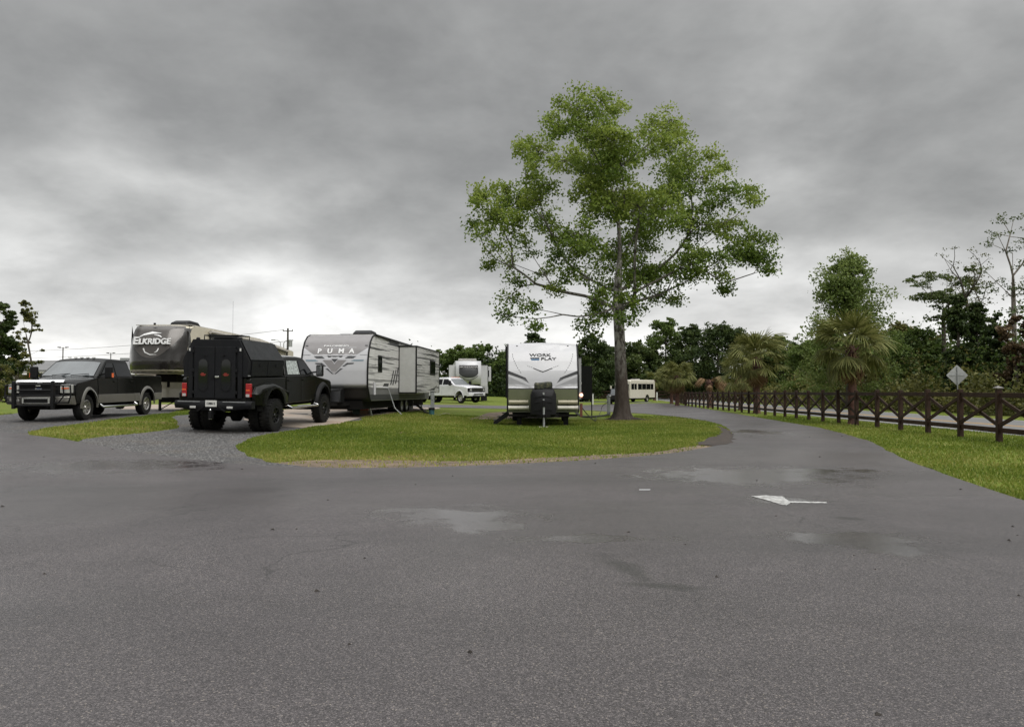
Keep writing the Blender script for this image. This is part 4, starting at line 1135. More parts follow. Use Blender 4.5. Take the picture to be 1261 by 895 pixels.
        MB().box(mx_ - .026, mx_ - .021, min(sd * (hw + .13), sd * (hw + .30)), max(sd * (hw + .13), sd * (hw + .30)), mz - .06, mz + .24).build('mirror_glass', M_CHROME, o)
        if P.get('marker'): MB().box(mx_ - .01, mx_ + .09, min(sd * (hw + .325), sd * (hw + .345)), max(sd * (hw + .325), sd * (hw + .345)), mz - .07, mz + .07).build('turn_signal', M_AMBER, o)
        # bed side
        thb = th
        bp = [(xb - .03, zrail), (xb - .03, zb)] + [(ar + .05, zb)] + arc(0, az, ar, thb, 180 - thb, 14) + [(-ar - .05, zb), (xr + .03, zb + .04), (xr, zb + .2), (xr, zrail - .06), (xr + .06, zrail), (-.3, zrail), (.3, zrail)]
        hb = hw * P.get('bedw', 1.0)
        def sfn(x, y, z):
            zz = (z - (zb + .35)) / 0.6
            k = 1 - 0.022 * max(0, zz) ** 2 - 0.02 * (1 if z < zb + .05 else 0)
            return (x, y * k, z)
        MB().loft(bp, [sd * (hb - .12), sd * (hb - .03), sd * hb], sfn).build('bed_side', paint, t, bevel=0.02, seg=3)
        for (cxx, kind_) in ((wb, 'f'), (0, 'r')):
            if P.get('flare'):
                fl = P['flare']; wdt = P.get('flw', .035); th2 = th
                mb = MB(); vs = []; nn = 18
                ra, rb_ = ar - .005, ar + P.get('flr', .08)
                cs = [(ra, 0.0), (ra, wdt), ((ra + rb_) / 2, wdt * .9), (rb_, 0.004)]
                for k in range(nn + 1):
                    a = R(180 - th2 + 12 - (180 - 2 * th2 + 24) * k / nn)
                    for (rr_, oy) in cs:
                        xx, zz_ = cxx + rr_ * math.cos(a), az + rr_ * math.sin(a)
                        yb_ = hb if cxx == 0 else hw
                        p = bfn(xx, sd * yb_, min(zz_, zbelt - .2)) if cxx else sfn(xx, sd * yb_, zz_)
                        vs.append((p[0], p[1] + sd * oy, zz_))
                m_ = len(cs)
                fs = [(k * m_ + j, k * m_ + j + 1, (k + 1) * m_ + j + 1, (k + 1) * m_ + j) for k in range(nn) for j in range(m_ - 1)]
                mb.add(vs, fs).build('fender_flare', fl, t, smooth=True)
        # hips for dual rear wheels
        if P.get('dual'):
            e = P['dual']
            hp = [(ar + .28, zb + .05)] + [(ar + .10, zb)] + arc(0, az, ar, thb, 180 - thb, 14) + [(-ar - .12, zb), (-ar - .45, zb + .05), (-ar - .50, zb + .35), (-ar - .3, zrail - .22), (-.1, zrail - .12), (.35, zrail - .2), (ar + .40, zb + .35)]
            def hfn(x, y, z):
                f = (abs(y) - hb) / e
                cxm = (-.08); k = 1 - 0.10 * f ** 2
                return (cxm + (x - cxm) * (1 - .12 * f ** 3) if abs(x) > ar + .06 else x, y, z - (0.10 * f ** 2 if z > zb + .5 and abs(math.hypot(x, z - az) - ar) > .02 else 0))
            MB().loft(hp, [sd * (hb - .01), sd * (hb + e * .35), sd * (hb + e * .7), sd * (hb + e * .92), sd * (hb + e)], hfn).build('rear_fender', paint, t, bevel=0.025, seg=3)
    hb = hw * P.get('bedw', 1.0)
    MB().box(xr + .005, xr + .09, -hb + .12, hb - .12, zb + .12, zrail - .012).build('tailgate', paint, t, bevel=.015)
    MB().box(xr + .09, xb - .05, -hb + .13, hb - .13, zb + .22, zb + .28).build('bed_floor', M_PLAS, t)
    MB().box(xb - .08, xb - .03, -hb + .12, hb - .12, zb + .2, zrail - .01).build('bed_front', paint, t)
    mb = MB().box(xr + .1, xf - .15, -.42, .42, zb - .14, zb + .18)
    mb.box(-ar - .05, ar + .05, -hw + .32, hw - .32, zb - .02, zrail - .2).box(wb - ar - .05, wb + ar + .02, -hw + .34, hw - .34, zb - .02, zh - .15)
    mb.build('chassis', M_UNDER, t)
    MB().bar((wb, -hw + .2, r), (wb, hw - .2, r), .1).build('axle', M_UNDER, t)
    mb = MB().bar((0, -hw + .2, r), (0, hw - .2, r), .12); mb.lathe([(.05, -.2), (.19, -.1), (.19, .1), (.05, .2)], 'y', (0, 0, r), 12); mb.build('axle', M_UNDER, t)
    tw = P['tw']; rr_ = P['rimr']
    for sd in (1, -1):
        wheel(t, wb, sd * (hw - P.get('inset', .02) - tw / 2), r, tw, rr_, sd, P['rim'], P.get('knobs', 0), P.get('spokes', 8))
        if P.get('dual'):
            wheel(t, 0, sd * (hb + P['dual'] - P.get('dinset', .03) - tw / 2), r, tw, rr_, sd, P['rim'], P.get('knobs', 0), P.get('spokes', 8), dish=0.10)
            wheel(t, 0, sd * (hb + P['dual'] - P.get('dinset', .03) - tw * 1.5 - .05), r, tw, rr_, sd, P['rim'], P.get('knobs', 0), 4)
        else:
            wheel(t, 0, sd * (hw - P.get('inset', .02) - tw / 2), r, tw, rr_, sd, P['rim'], P.get('knobs', 0), P.get('spokes', 8))
    return t

def angpose(x, y, deg):
    """position and heading; deg is clockwise from straight away from the camera"""
    return (x, y, gz(x, y)), R(90 - deg)
def slope_rot(x, y, deg, L):
    rz = R(90 - deg); d = Vector((math.cos(rz), math.sin(rz)))
    dz = gz(x + d.x * L, y + d.y * L) - gz(x, y)
    n = Vector((-d.y, d.x)); dl = gz(x + n.x, y + n.y) - gz(x - n.x, y - n.y)
    return (0.5 * math.atan2(dl, 2) , -math.atan2(dz, L), rz)

# ---- black and pewter pickup with a brush guard (far left, facing the camera)
wbF = 4.0
fx_, fy_ = -13.42, 24.3         # near front wheel
hd = 180 - 0.3
rz = R(90 - hd); d = Vector((math.cos(rz), math.sin(rz))); lft = Vector((-d.y, d.x))
org = Vector((fx_, fy_)) - d * wbF - lft * 0.92
t = pickup('pickup_truck', 'black and pewter pickup with a black brush guard parked on gravel at the far left', (org.x, org.y, gz(org.x, org.y) + .0), rz,
    dict(wb=wbF, hw=1.0, zb=.50, r=.405, zh=1.22, zbelt=1.36, zroof=2.0, zrail=1.42, fo=.88, ro=1.18, ar=.53, az=.44, paint=M_BLACKP, xb=.98, tw=.26, rimr=.235, rim=M_STEEL, flare=M_SILVERP, flw=.05, flr=.085, marker=True, ws=.80, cowl=.5, handle=M_BLACKP))
t.rotation_euler = slope_rot(org.x, org.y, hd, wbF)
xf = wbF + .88
for sd in (1, -1):   # lower two-tone
    MB().box(.98, wbF - .60, min(sd * .985, sd * 1.018), max(sd * .985, sd * 1.018), .52, .80).build('lower_side_panel', M_SILVERP, t, bevel=.012)
    MB().box(.58, .95, min(sd * .985, sd * 1.012), max(sd * .985, sd * 1.012), .52, .80).build('lower_side_panel', M_SILVERP, t, bevel=.01)
    MB().box(-1.15, -.60, min(sd * .985, sd * 1.012), max(sd * .985, sd * 1.012), .54, .80).build('lower_side_panel', M_SILVERP, t, bevel=.01)
    mb = MB().tube([(.95, sd * .98, .47), (.95, sd * 1.08, .40), (wbF - .75, sd * 1.08, .40), (wbF - .75, sd * .98, .47)], .04, 8)
    mb.build('step_bar', M_CHROME, t, smooth=True)
    # headlights
    o = MB().box(xf - .17, xf - .0, min(sd * .62, sd * .95), max(sd * .62, sd * .95), .86, 1.13).build('headlight', M_CLEAR, t, bevel=.025)
    MB().box(xf + .0, xf + .008, min(sd * .68, sd * .90), max(sd * .68, sd * .90), .99, 1.03).build('turn_signal', M_AMBER, o)
    MB().lathe([(.001, .02), (.035, .018), (.04, 0)], 'x', (xf + .13, sd * .55, .64), 12).build('fog_light', M_CLEAR, t, smooth=True)
MB().box(xf - .06, xf + .02, -.60, .60, .78, 1.16).build('grille_surround', M_PLAS, t, bevel=.02)
g = t
for z in (.84, .97, 1.10): MB().box(xf + .02, xf + .045, -.56, .56, z - .03, z + .03).build('grille_bar', M_PLAS, t, bevel=.008)
MB().lathe([(.001, .012), (.10, .012), (.11, 0)], 'x', (0, 0, 0), 24).build('badge', mat('badge_blue', (0.01, 0.02, 0.07), 0.3), t).matrix_local = Matrix.Translation((xf + .05, 0, .98)) @ Matrix.Diagonal((1, 1, .42, 1))
text('Ford', .10, M_CHROME, t, frame_mx((xf + .064, 0, .98), (0, 1, 0), (0, 0, 1)), shear=.2)
MB().box(xf + .05, xf + .06, -.07, .07, 1.075, 1.125).build('emblem', M_CHROME, t)
# chrome bug shield along the front edge of the hood
def shield():
    vs = []; n = 14
    for k in range(n + 1):
        y = -.72 + 1.44 * k / n; x = xf - .20 * (abs(y)) ** 3.5
        vs += [(x + .03, y, 1.175), (x + .05, y, 1.205), (x + .01, y, 1.25), (x - .05, y, 1.272)]
    fs = [(4 * k + j, 4 * k + j + 1, 4 * k + j + 5, 4 * k + j + 4) for k in range(n) for j in range(3)]
    MB().add(vs, fs).build('bug_shield', mat('bright_chrome_shield', (0.8, 0.8, 0.8), 0.22, 0.9), t, smooth=True)
shield()
MB().loft([(xf - .12, .50), (xf + .14, .52), (xf + .16, .60), (xf + .16, .72), (xf + .13, .78), (xf - .12, .78)], [-.98, -.85, -.5, 0, .5, .85, .98], lambda x, y, z: (x - .16 * abs(y) ** 3, y, z)).build('front_bumper', mat('silver_bumper', (0.26, 0.25, 0.225), 0.28, 0.8), t, bevel=.02)
MB().box(xf + .15, xf + .172, -.42, .42, .55, .72).build('bumper_opening', M_CHROME, t, bevel=.01)
MB().box(xf + .171, xf + .18, -.36, .36, .57, .70).build('air_intake', M_SHADE, t)
# brush guard
mb = MB(); xg = xf + .25
for sd in (1, -1):
    mb2 = MB().prism([(0, .40), (.09, .40), (.10, .8), (.09, 1.22), (.02, 1.24), (-.04, 1.1), (-.04, .5)], (xg, sd * .54, 0), (1, 0, 0), (0, 0, 1), (0, .085 * sd, 0)); mb2.build('guard_upright', M_PLAS, t, bevel=.012)
    for z, ye in ((.58, .88), (.79, .94), (1.10, .90)):
        mb.tube([(xg + .03, sd * .58, z), (xg + .01, sd * .80, z), (xg - .10, sd * ye, z), (xg - .22, sd * (ye + .02), z)], .022, 7)
    mb.tube([(xg + .0, sd * .86, 1.10), (xg - .02, sd * .88, .79), (xg - .0, sd * .74, .60), (xg, sd * .55, .48)], .022, 7)
    mb.tube([(xg - .20, sd * .96, 1.12), (xg - .18, sd * 1.0, .79), (xg - .18, sd * .92, .56)], .022, 7)
for z in (.50, .79, .95, 1.13): mb.tube([(xg + .03, -.54, z), (xg + .03, .54, z)], .025, 8)
mb.build('guard_tubes', M_PLAS, t, smooth=True)
MB().box(xf + .12, xg + .02, -.44, -.36, .45, .52).box(xf + .12, xg + .02, .36, .44, .45, .52).build('guard_bracket', M_PLAS, t)
for sd in (1, -1):   # wipers
    MB().bar((wbF - .47, sd * .30 - .12, 1.42), (wbF - .63, sd * .30 + .38, 1.47), .02).build('wiper', M_PLAS, t)
for k in range(5): MB().box(wbF - 1.50, wbF - 1.40, -.45 + .2 * k, -.37 + .2 * k, 2.0, 2.03).build('roof_marker_light', M_CLEAR, t, bevel=.01)
MB().box(wbF - 1.22, wbF - 1.21, .0, .08, 1.84, 1.87).build('toll_tag', M_PLATE, t)

# ---- black lifted dual wheel pickup carrying a black camper box
wbR = 4.05; hw = 1.0; xrR, yrR, hd = -7.98, 22.4, 8.0
rz = R(90 - hd)
t = pickup('pickup_truck', 'lifted black dual wheel pickup seen from behind, carrying a black utility box', (xrR, yrR, gz(xrR, yrR)), rz,
    dict(wb=wbR, hw=hw, zb=.76, r=.47, zh=1.46, zbelt=1.60, zroof=2.22, zrail=1.55, fo=.92, ro=1.18, ar=.62, az=.62, paint=M_GREENP, xb=1.10, tw=.30, rimr=.24, rim=M_BRIM, flare=M_PLAS, flw=.11, flr=.13, dual=.20, dinset=-.02, inset=-.07, knobs=26, rglass=mat('stickered_glass', (0.33, 0.36, 0.35), 0.3, var=0.7, vscale=14), rgs=-1, bedw=1.0, ws=.62, xm=2.20))
t.rotation_euler = slope_rot(xrR, yrR, hd, wbR)
xr = -1.18
hbb = .95
for sd in (1, -1):
    o = MB().box(xr - .012, xr + .10, min(sd * .86, sd * 1.01), max(sd * .86, sd * 1.01), 1.02, 1.40).build('tail_light', M_RED, t, bevel=.02)
    MB().box(xr - .018, xr - .011, min(sd * .88, sd * .98), max(sd * .88, sd * .98), 1.035, 1.11).build('reverse_light', M_CLEAR, o)
    MB().box(xr - .018, xr - .011, min(sd * .88, sd * .99), max(sd * .88, sd * .99), 1.20, 1.23).build('light_band', M_AMBER, o)
    MB().box(xr - .02, xr + .0, min(sd * .86, sd * 1.0), max(sd * .86, sd * 1.0), 1.60, 1.625).build('bed_cap_trim', M_GALV, t)
    mb = MB().tube([(1.2, sd * 1.0, .68), (1.2, sd * 1.14, .62), (wbR - .8, sd * 1.14, .62), (wbR - .8, sd * 1.0, .68)], .035, 8)
    mb.build('step_bar', M_CHROME, t, smooth=True)
# rear bumper: heavy plate bumper with cut-outs
MB().loft([(-.0, .66), (-.20, .66), (-.24, .74), (-.24, .86), (-.20, .92), (0, .92)], [-1.12, -.95, -.5, 0, .5, .95, 1.12], lambda x, y, z: (xr + x + .12 * max(0, abs(y) - .5) ** 1.3, y, z + (.05 if (abs(y) > .9 and z < .8) else 0))).build('rear_bumper', M_TEXB, t, bevel=.012)
for sd in (1, -1):
    MB().box(xr - .245, xr - .236, min(sd * .33, sd * .98), max(sd * .33, sd * .98), .89, .91).build('bumper_trim', M_GALV, t)
    MB().box(xr - .252, xr - .236, min(sd * .45, sd * .62), max(sd * .45, sd * .62), .72, .78).build('bumper_light', mat('frosted_lens', (.45, .45, .43), .3), t, bevel=.006)
    MB().bar((xr - .25, sd * .18, .80), (xr - .25, sd * .40, .64), .03, .03).build('bumper_brace', M_PLAS, t)
p = MB().box(xr - .258, xr - .247, -.165, .165, .765, .935).build('licence_plate', M_PLATE, t, bevel=.01)
text('C3886 K', .085, M_DGREY, p, frame_mx((xr - .259, 0, .85), (0, -1, 0), (0, 0, 1)), sx=.8, offset=.003, extrude=.002)
mb = MB().box(xr - .20, xr - .05, -.04, .04, .56, .66).box(xr - .34, xr - .18, -.05, .03, .44, .64); mb.build('hitch_receiver', M_PLAS, t, bevel=.008)
MB().lathe([(.02, 0), (.02, .05), (.035, .08), (.01, .11)], 'z', (xr - .27, 0, .60), 10).lathe([(.05, 0), (.05, .02)], 'z', (xr - .27, 0, .50), 10).lathe([(.05, 0), (.05, .02)], 'z', (xr - .27, 0, .43), 10).build('hitch_ball', M_CHROME, t, smooth=True)
MB().prism([(-.36, .62), (.36, .62), (.36, .52), (.10, .34), (-.10, .34), (-.36, .52)], (0.25, -.25, 0), (0, 1, 0), (0, 0, 1), (.25, 0, 0)).build('fuel_tank', M_UNDER, t, bevel=.02)
# the box on the bed: its own thing
rx = t.rotation_euler.copy()
cpos = Vector((xrR, yrR, gz(xrR, yrR)))
c = thing('truck_camper_box', 'angular black steel utility box with twin rear doors mounted on the lifted pickup bed', 'camper box', cpos, rot=rx)
zr0, zm, zt_ = 1.56, 2.04, 2.60
cs = [(-.93, zr0 + .01), (-.97, zm), (-.68, zt_), (.68, zt_), (.97, zm), (.93, zr0 + .01)]
def box_section(x0, x1, top_drop=0.0):
    vs = []; fs = []; n = len(cs)
    for x, dr in ((x0, 0), (x1, top_drop)):
        for (y, z) in cs: vs.append((x, y, z - (dr if z > zm + .1 else 0)))
    fs = [tuple(range(n)), tuple(range(n, 2 * n))] + [(k, (k + 1) % n, (k + 1) % n + n, k + n) for k in range(n)]
    return vs, fs
MB().add(*box_section(xr + .06, 0.98, 0.06)).add([(-1.12, -.79, .98), (-1.12, .79, .98), (-1.12, .79, zr0 + .02), (-1.12, -.79, zr0 + .02), (-.95, -.79, .98), (-.95, .79, .98), (-.95, .79, zr0 + .02), (-.95, -.79, zr0 + .02)], [(0, 1, 2, 3), (4, 7, 6, 5), (0, 4, 5, 1), (1, 5, 6, 2), (2, 6, 7, 3), (3, 7, 4, 0)]).build('shell', M_TEXB, c, bevel=.015)
xd = xr - .035
MB().add(*[(lambda v: ([(xd + (.0 if i < 6 else .09), y, z) for i, (y, z) in enumerate(cs + cs)], [tuple(range(6)), tuple(range(6, 12))] + [(k, (k + 1) % 6, (k + 1) % 6 + 6, k + 6) for k in range(6)]))(0)][0]).build('rear_frame', M_TEXB, c, bevel=.01)
for sd in (1, -1):
    poly = [(sd * .008, .99), (sd * .60, .99), (sd * .60, 2.40), (sd * .008, 2.40)]
    o = MB().prism(poly, (xd - .045, 0, 0), (0, 1, 0), (0, 0, 1), (.04, 0, 0)).build('rear_door', M_TEXB, c, bevel=.008)
    cyw = sd * .335
    ov = arc(cyw, 1.93, .13, 0, 180, 10) + arc(cyw, 1.32, .13, 180, 360, 10)
    ovo = arc(cyw, 1.93, .155, 0, 180, 10) + arc(cyw, 1.32, .155, 180, 360, 10)
    MB().prism(ovo, (xd - .052, 0, 0), (0, 1, 0), (0, 0, 1), (.006, 0, 0)).build('window_gasket', M_PLAS, o)
    g_ = MB().prism(ov, (xd - .058, 0, 0), (0, 1, 0), (0, 0, 1), (.005, 0, 0)).build('window', M_DGLASS, o)
    mr = mat('red_decal', (0.22, 0.02, 0.012), 0.5)
    mb = MB()
    for (a, b_, h_) in ((-.085, .085, 0.0), (-.03, .05, .03), (-.06, .06, -.028)):
        mb.box(xd - .0605, xd - .0585, cyw + a, cyw + b_, 1.64 + h_ - .011, 1.64 + h_ + .011)
    mb.build('decal', mr, c)
    MB().bar((xd - .06, sd * .30, 2.18), (xd - .06, sd * .24, 2.14), .025).build('vent_hook', M_PLAS, c)
    for z in (1.15, 1.75, 2.28): MB().box(xd - .06, xd - .04, min(sd * .60, sd * .66), max(sd * .60, sd * .66), z - .04, z + .04).build('hinge', M_PLAS, c, bevel=.006)
    # post beside the doors
    MB().box(xd - .03, xd + .02, min(sd * .66, sd * .78), max(sd * .66, sd * .78), .99, 2.40).build('corner_post', M_TEXB, c, bevel=.008)
    # side tool lockers and slanted lid
    for (xa, xc_) in ((xr + .12, -.12), (-.09, .94)):
        vs = [(x, sd * (y + .012), z) for x in (xa, xc_) for (y, z) in ((.935, zr0 + .04), (.968, zm - .03))] + [(x, sd * (y + .03), z) for x in (xa, xc_) for (y, z) in ((.935, zr0 + .04), (.968, zm - .03))]
        o = MB().add(vs, [(0, 1, 3, 2), (4, 6, 7, 5), (0, 4, 5, 1), (2, 3, 7, 6), (0, 2, 6, 4), (1, 5, 7, 3)]).build('side_locker', M_TEXB, c, bevel=.005)
        MB().box((xa + xc_) / 2 - .03, (xa + xc_) / 2 + .03, min(sd * .985, sd * 1.005), max(sd * .985, sd * 1.005), 1.86, 1.95).build('latch', M_PLAS, o)
    nrm = Vector((0, sd * (zt_ - zm), .29)).normalized()
    vs = []
    for o_ in (.006, .022):
        for (x, y, z) in ((xr + .03, .985, zm + .0), (.96, .985, zm + .0), (.78, .69, zt_ - .05), (xr + .03, .69, zt_ + .0)):
            vs.append((x + nrm.x * o_, sd * y + nrm.y * o_, z + nrm.z * o_))
    MB().add(vs, [(0, 1, 2, 3), (4, 7, 6, 5), (0, 4, 5, 1), (1, 5, 6, 2), (2, 6, 7, 3), (3, 7, 4, 0)]).build('slanted_lid', mat('faded_black_metal', (0.018, 0.019, 0.021), 0.45, spec=.35, var=.3, vscale=5, rvar=.1), c, bevel=.005)
    MB().box(xd - .05, xd - .03, sd * .74 - .02, sd * .74 + .02, 2.28, 2.36).build('side_marker', M_CLEAR, c)
    MB().lathe([(.05, 0), (.06, .03), (.03, .06)], 'z', (xr + .1, sd * .60, zt_), 10).build('roof_light', M_PLAS, c, smooth=True)
MB().box(xd - .075, xd - .045, -.14, -.02, 1.55, 1.60).build('door_handle', M_CHROME, c, bevel=.008)
MB().box(xd - .075, xd - .045, .03, .08, 1.53, 1.60).build('lock', M_PLAS, c)
mb = MB()
for x0 in (xr + .25, xr + .9):
    mb.tube([(x0, -.5, zt_), (x0, -.5, zt_ + .12), (x0, .5, zt_ + .12), (x0, .5, zt_)], .018, 6)
mb.tube([(xr + .25, .5, zt_ + .12), (xr + .9, .5, zt_ + .12)], .015, 6).tube([(xr + .25, -.5, zt_ + .12), (xr + .9, -.5, zt_ + .12)], .015, 6)
mb.build('roof_rack', M_PLAS, c, smooth=True)
MB().box(xr + .3, xr + .9, -.3, .25, zt_ + .01, zt_ + .09).build('rooftop_case', M_PLAS, c, bevel=.02)
MB().tube([(xr + .6, -.15, zt_ + .05), (xr + .6, -.15, zt_ + 1.1)], .003, 4).build('antenna', M_PLAS, c)

# ---- distant white dual wheel pickup
wbW = 4.3; X0, Y0, hd = -6.85, 64.0, 180 - 52
rz = R(90 - hd)
t = pickup('pickup_truck', 'white crew cab dual wheel pickup parked in front of the white fifth wheel', (X0, Y0, gz(X0, Y0)), rz,
    dict(wb=wbW, hw=1.0, zb=.55, r=.40, zh=1.30, zbelt=1.42, zroof=2.04, zrail=1.48, fo=.92, ro=1.2, ar=.52, az=.45, paint=M_WHITEP, xb=1.05, tw=.25, rimr=.23, rim=M_STEEL, dual=.22, ws=.75, flare=M_WHITEP, mirror=M_PLAS))
xf = wbW + .92
MB().box(xf - .02, xf + .03, -.62, .62, .86, 1.20).build('grille', M_DGREY, t, bevel=.02)
for z in (.93, 1.03, 1.13): MB().box(xf + .03, xf + .05, -.58, .58, z - .02, z + .02).build('grille_bar', M_CHROME, t)
for sd in (1, -1):
    o = MB().box(xf - .22, xf + .01, min(sd * .64, sd * .96), max(sd * .64, sd * .96), .90, 1.18).build('headlight', M_PLAS, t, bevel=.02)
    MB().box(xf + .01, xf + .02, min(sd * .68, sd * .88), max(sd * .68, sd * .88), .97, 1.10).build('lens', M_CLEAR, o)
MB().loft([(xf - .12, .52), (xf + .12, .54), (xf + .15, .62), (xf + .13, .82), (xf - .12, .82)], [-.98, -.7, 0, .7, .98], lambda x, y, z: (x - .16 * abs(y) ** 3, y, z)).build('front_bumper', M_WHITEP, t, bevel=.02)
MB().box(xf + .13, xf + .16, -.55, .55, .66, .74).build('air_intake', M_SHADE, t)
MB().box(xf + .12, xf + .15, -.7, .7, .50, .58).build('air_dam', M_PLAS, t)
for k in range(5): MB().box(wbW - 1.42, wbW - 1.34, -.45 + .2 * k, -.38 + .2 * k, 2.03, 2.06).build('roof_marker_light', M_AMBER, t)

# ------------------------------------------------------------------ trailers
M_CREAM = mat('cream_fibreglass', (0.50, 0.46, 0.36), 0.35, coat=.3, var=.05, vscale=1.5, dirt=.18)
M_BRONZE = mat('dark_bronze_fibreglass', (0.018, 0.016, 0.014), 0.2, 0.1, coat=.35, var=.2, vscale=1.2)
M_BRONZE2 = mat('lighter_bronze_fibreglass', (0.065, 0.058, 0.052), 0.25, 0.2, coat=.4, var=.12, vscale=1.2)
M_WFG = mat('white_fibreglass', (0.44, 0.44, 0.455), 0.32, coat=.4, var=.03, vscale=1.5, dirt=.07)
M_WALU = mat('pale_grey_siding', (0.47, 0.47, 0.455), 0.42, var=.06, vscale=2, dirt=.16)
M_RUBR = mat('roof_membrane', (0.33, 0.32, 0.30), .7, var=.1, dirt=.3)
M_AC = mat('black_air_conditioner_shroud', (.010, .010, .011), .45, spec=.3, var=.2)
M_LET = mat('silver_lettering', (0.75, 0.75, 0.74), .35, .3)
M_TRIMB = mat('black_trim', (.008, .008, .008), .5, spec=.25)
def sidepanel(pl, y, dy, name, m, parent, bevel=0.0, label=None):
    """polygon [(x,z)] standing on the side wall at y, dy thick"""
    return MB().prism(pl, (0, y, 0), (1, 0, 0), (0, 0, 1), (0, dy, 0)).build(name, m, parent, bevel=bevel, label=label)
def acunit(parent, x, z, y=0, s=1.0):
    MB().loft([(x - .5 * s, z), (x - .5 * s, z + .20), (x - .35 * s, z + .31), (x + .2 * s, z + .33), (x + .48 * s, z + .22), (x + .52 * s, z)], [y - .38, y - .33, y, y + .33, y + .38], lambda a, b, c_: (a, b, c_ - (.05 if abs(b - y) > .35 and c_ > z + .1 else 0))).build('air_conditioner', M_AC, parent, bevel=.03)

# ---- brown fifth wheel
hd = 180 + 5
ex, ey = -14.85, 31.6          # centre of the nose
hd = 180 + 5.0
rzE = R(90 - hd); gE = gz(ex, ey + 3)
e = thing('fifth_wheel_trailer', 'long brown and cream fifth wheel trailer with a dark bronze nose cap behind the pickups', 'camping trailer', (ex, ey, gE), rot=(0, R(-1.1), rzE))
Lt, hwE = 12.6, 1.25
zt, zf = 3.68, 1.62
prof = [(-.30, zf), (-.05, zf + .12), (.02, zf + .45), (.0, zf + .95), (-.12, zf + 1.45), (-.32, zf + 1.88), (-.50, zt - .06), (-.75, zt), (-3.2, zt), (-8, zt - .02), (-Lt, zt - .35), (-Lt, .62), (-2.95, .62), (-2.75, zf - .1), (-2.4, zf)]
def efn(x, y, z):
    k = abs(y) / hwE
    if x > -1.2: x = x - 0.62 * k ** 3.2 * (1 if z < zt - .1 else .9)
    return (x, y, z)
yy = [v * hwE for v in (-1, -.97, -.9, -.8, -.65, -.45, -.2, 0, .2, .45, .65, .8, .9, .97, 1)]
MB().loft(prof, yy, efn).build('body', M_CREAM, e, bevel=.02)
# nose cap as a skin over the front
def nose_skin(name, m, z0, z1, off, ylim=1.0, lower=None, parent=e):
    vs = []; nz = 14; ny = 26
    pts = [(x, z) for x, z in prof[0:8]]
    def px_at(z):
        for (xa, za), (xb_, zb_) in zip(pts, pts[1:]):
            if za <= z <= zb_: return xa + (xb_ - xa) * (z - za) / (zb_ - za + 1e-9)
        return pts[-1][0]
    for j in range(nz + 1):
        for i in range(ny + 1):
            y = (-1 + 2 * i / ny) * hwE * ylim
            zz0 = lower(abs(y) / hwE) if lower else z0
            z = zz0 + (z1 - zz0) * j / nz
            x, y2, z2 = efn(px_at(z), y, z)
            vs.append((x + off, y2 * (1 + off * .25), z2))
    fs = [(j * (ny + 1) + i, j * (ny + 1) + i + 1, (j + 1) * (ny + 1) + i + 1, (j + 1) * (ny + 1) + i) for j in range(nz) for i in range(ny)]
    return MB().add(vs, fs).build(name, m, parent, smooth=True)
nose_skin('nose_cap', M_BRONZE, zf + .02, zt - .015, .016)
nose_skin('nose_panel', M_BRONZE2, zf + .5, zt - .06, .030, .86, lower=lambda k: zf + .62 + .95 * (k / .86) ** 2.2)
text('E', .44, M_LET, e, frame_mx((.0 - .0, -.64, zf + 1.32), (0, 1, 0), (-.22, 0, 1)), sx=1.05, offset=.012, extrude=.03)
text('LKRIDGE', .34, M_LET, e, frame_mx((-.0, .17, zf + 1.29), (0, 1, 0), (-.22, 0, 1)), sx=1.02, offset=.010, extrude=.03)
# antlered swoosh emblem
mb = MB()
def noseP(y, z, off=.045):
    for (xa, za), (xb_, zb_) in zip(prof[:8], prof[1:8]):
        if za <= z <= zb_: xx = xa + (xb_ - xa) * (z - za) / (zb_ - za + 1e-9); break
    else: xx = -.5
    a = efn(xx, y, z); return (a[0] + off, a[1], a[2])
def ribbon(pts, ws, name, m, off=.045):
    vs = []
    for i, (y, z) in enumerate(pts):
        a = Vector(pts[min(i + 1, len(pts) - 1)]) - Vector(pts[max(i - 1, 0)]); a.normalize(); n_ = Vector((-a.y, a.x)) * ws[i] / 2
        vs += [noseP(y + n_.x, z + n_.y, off), noseP(y - n_.x, z - n_.y, off)]
    return MB().add(vs, [(2 * i, 2 * i + 1, 2 * i + 3, 2 * i + 2) for i in range(len(pts) - 1)]).build(name, m, e)
ribbon([(-.70, zf + 1.46), (-.40, zf + 1.60), (-.05, zf + 1.68), (.35, zf + 1.66)], [.01, .07, .10, .01], 'emblem', M_LET)
ribbon([(.05, zf + 1.60), (.30, zf + 1.55), (.42, zf + 1.48)], [.01, .05, .01], 'emblem', M_LET)
ribbon([(-.30, zf + 1.02), (-.22, zf + .86), (.0, zf + .76), (.28, zf + .76)], [.06, .05, .04, .01], 'emblem', M_LET)
ribbon([(.35, zf + 1.02), (.30, zf + .90), (.18, zf + .84)], [.05, .05, .01], 'emblem', M_LET)
ribbon([(-.85, zt - .16), (0, zt - .15), (.85, zt - .16)], [.025, .025, .025], 'top_moulding', M_BRONZE, .05)
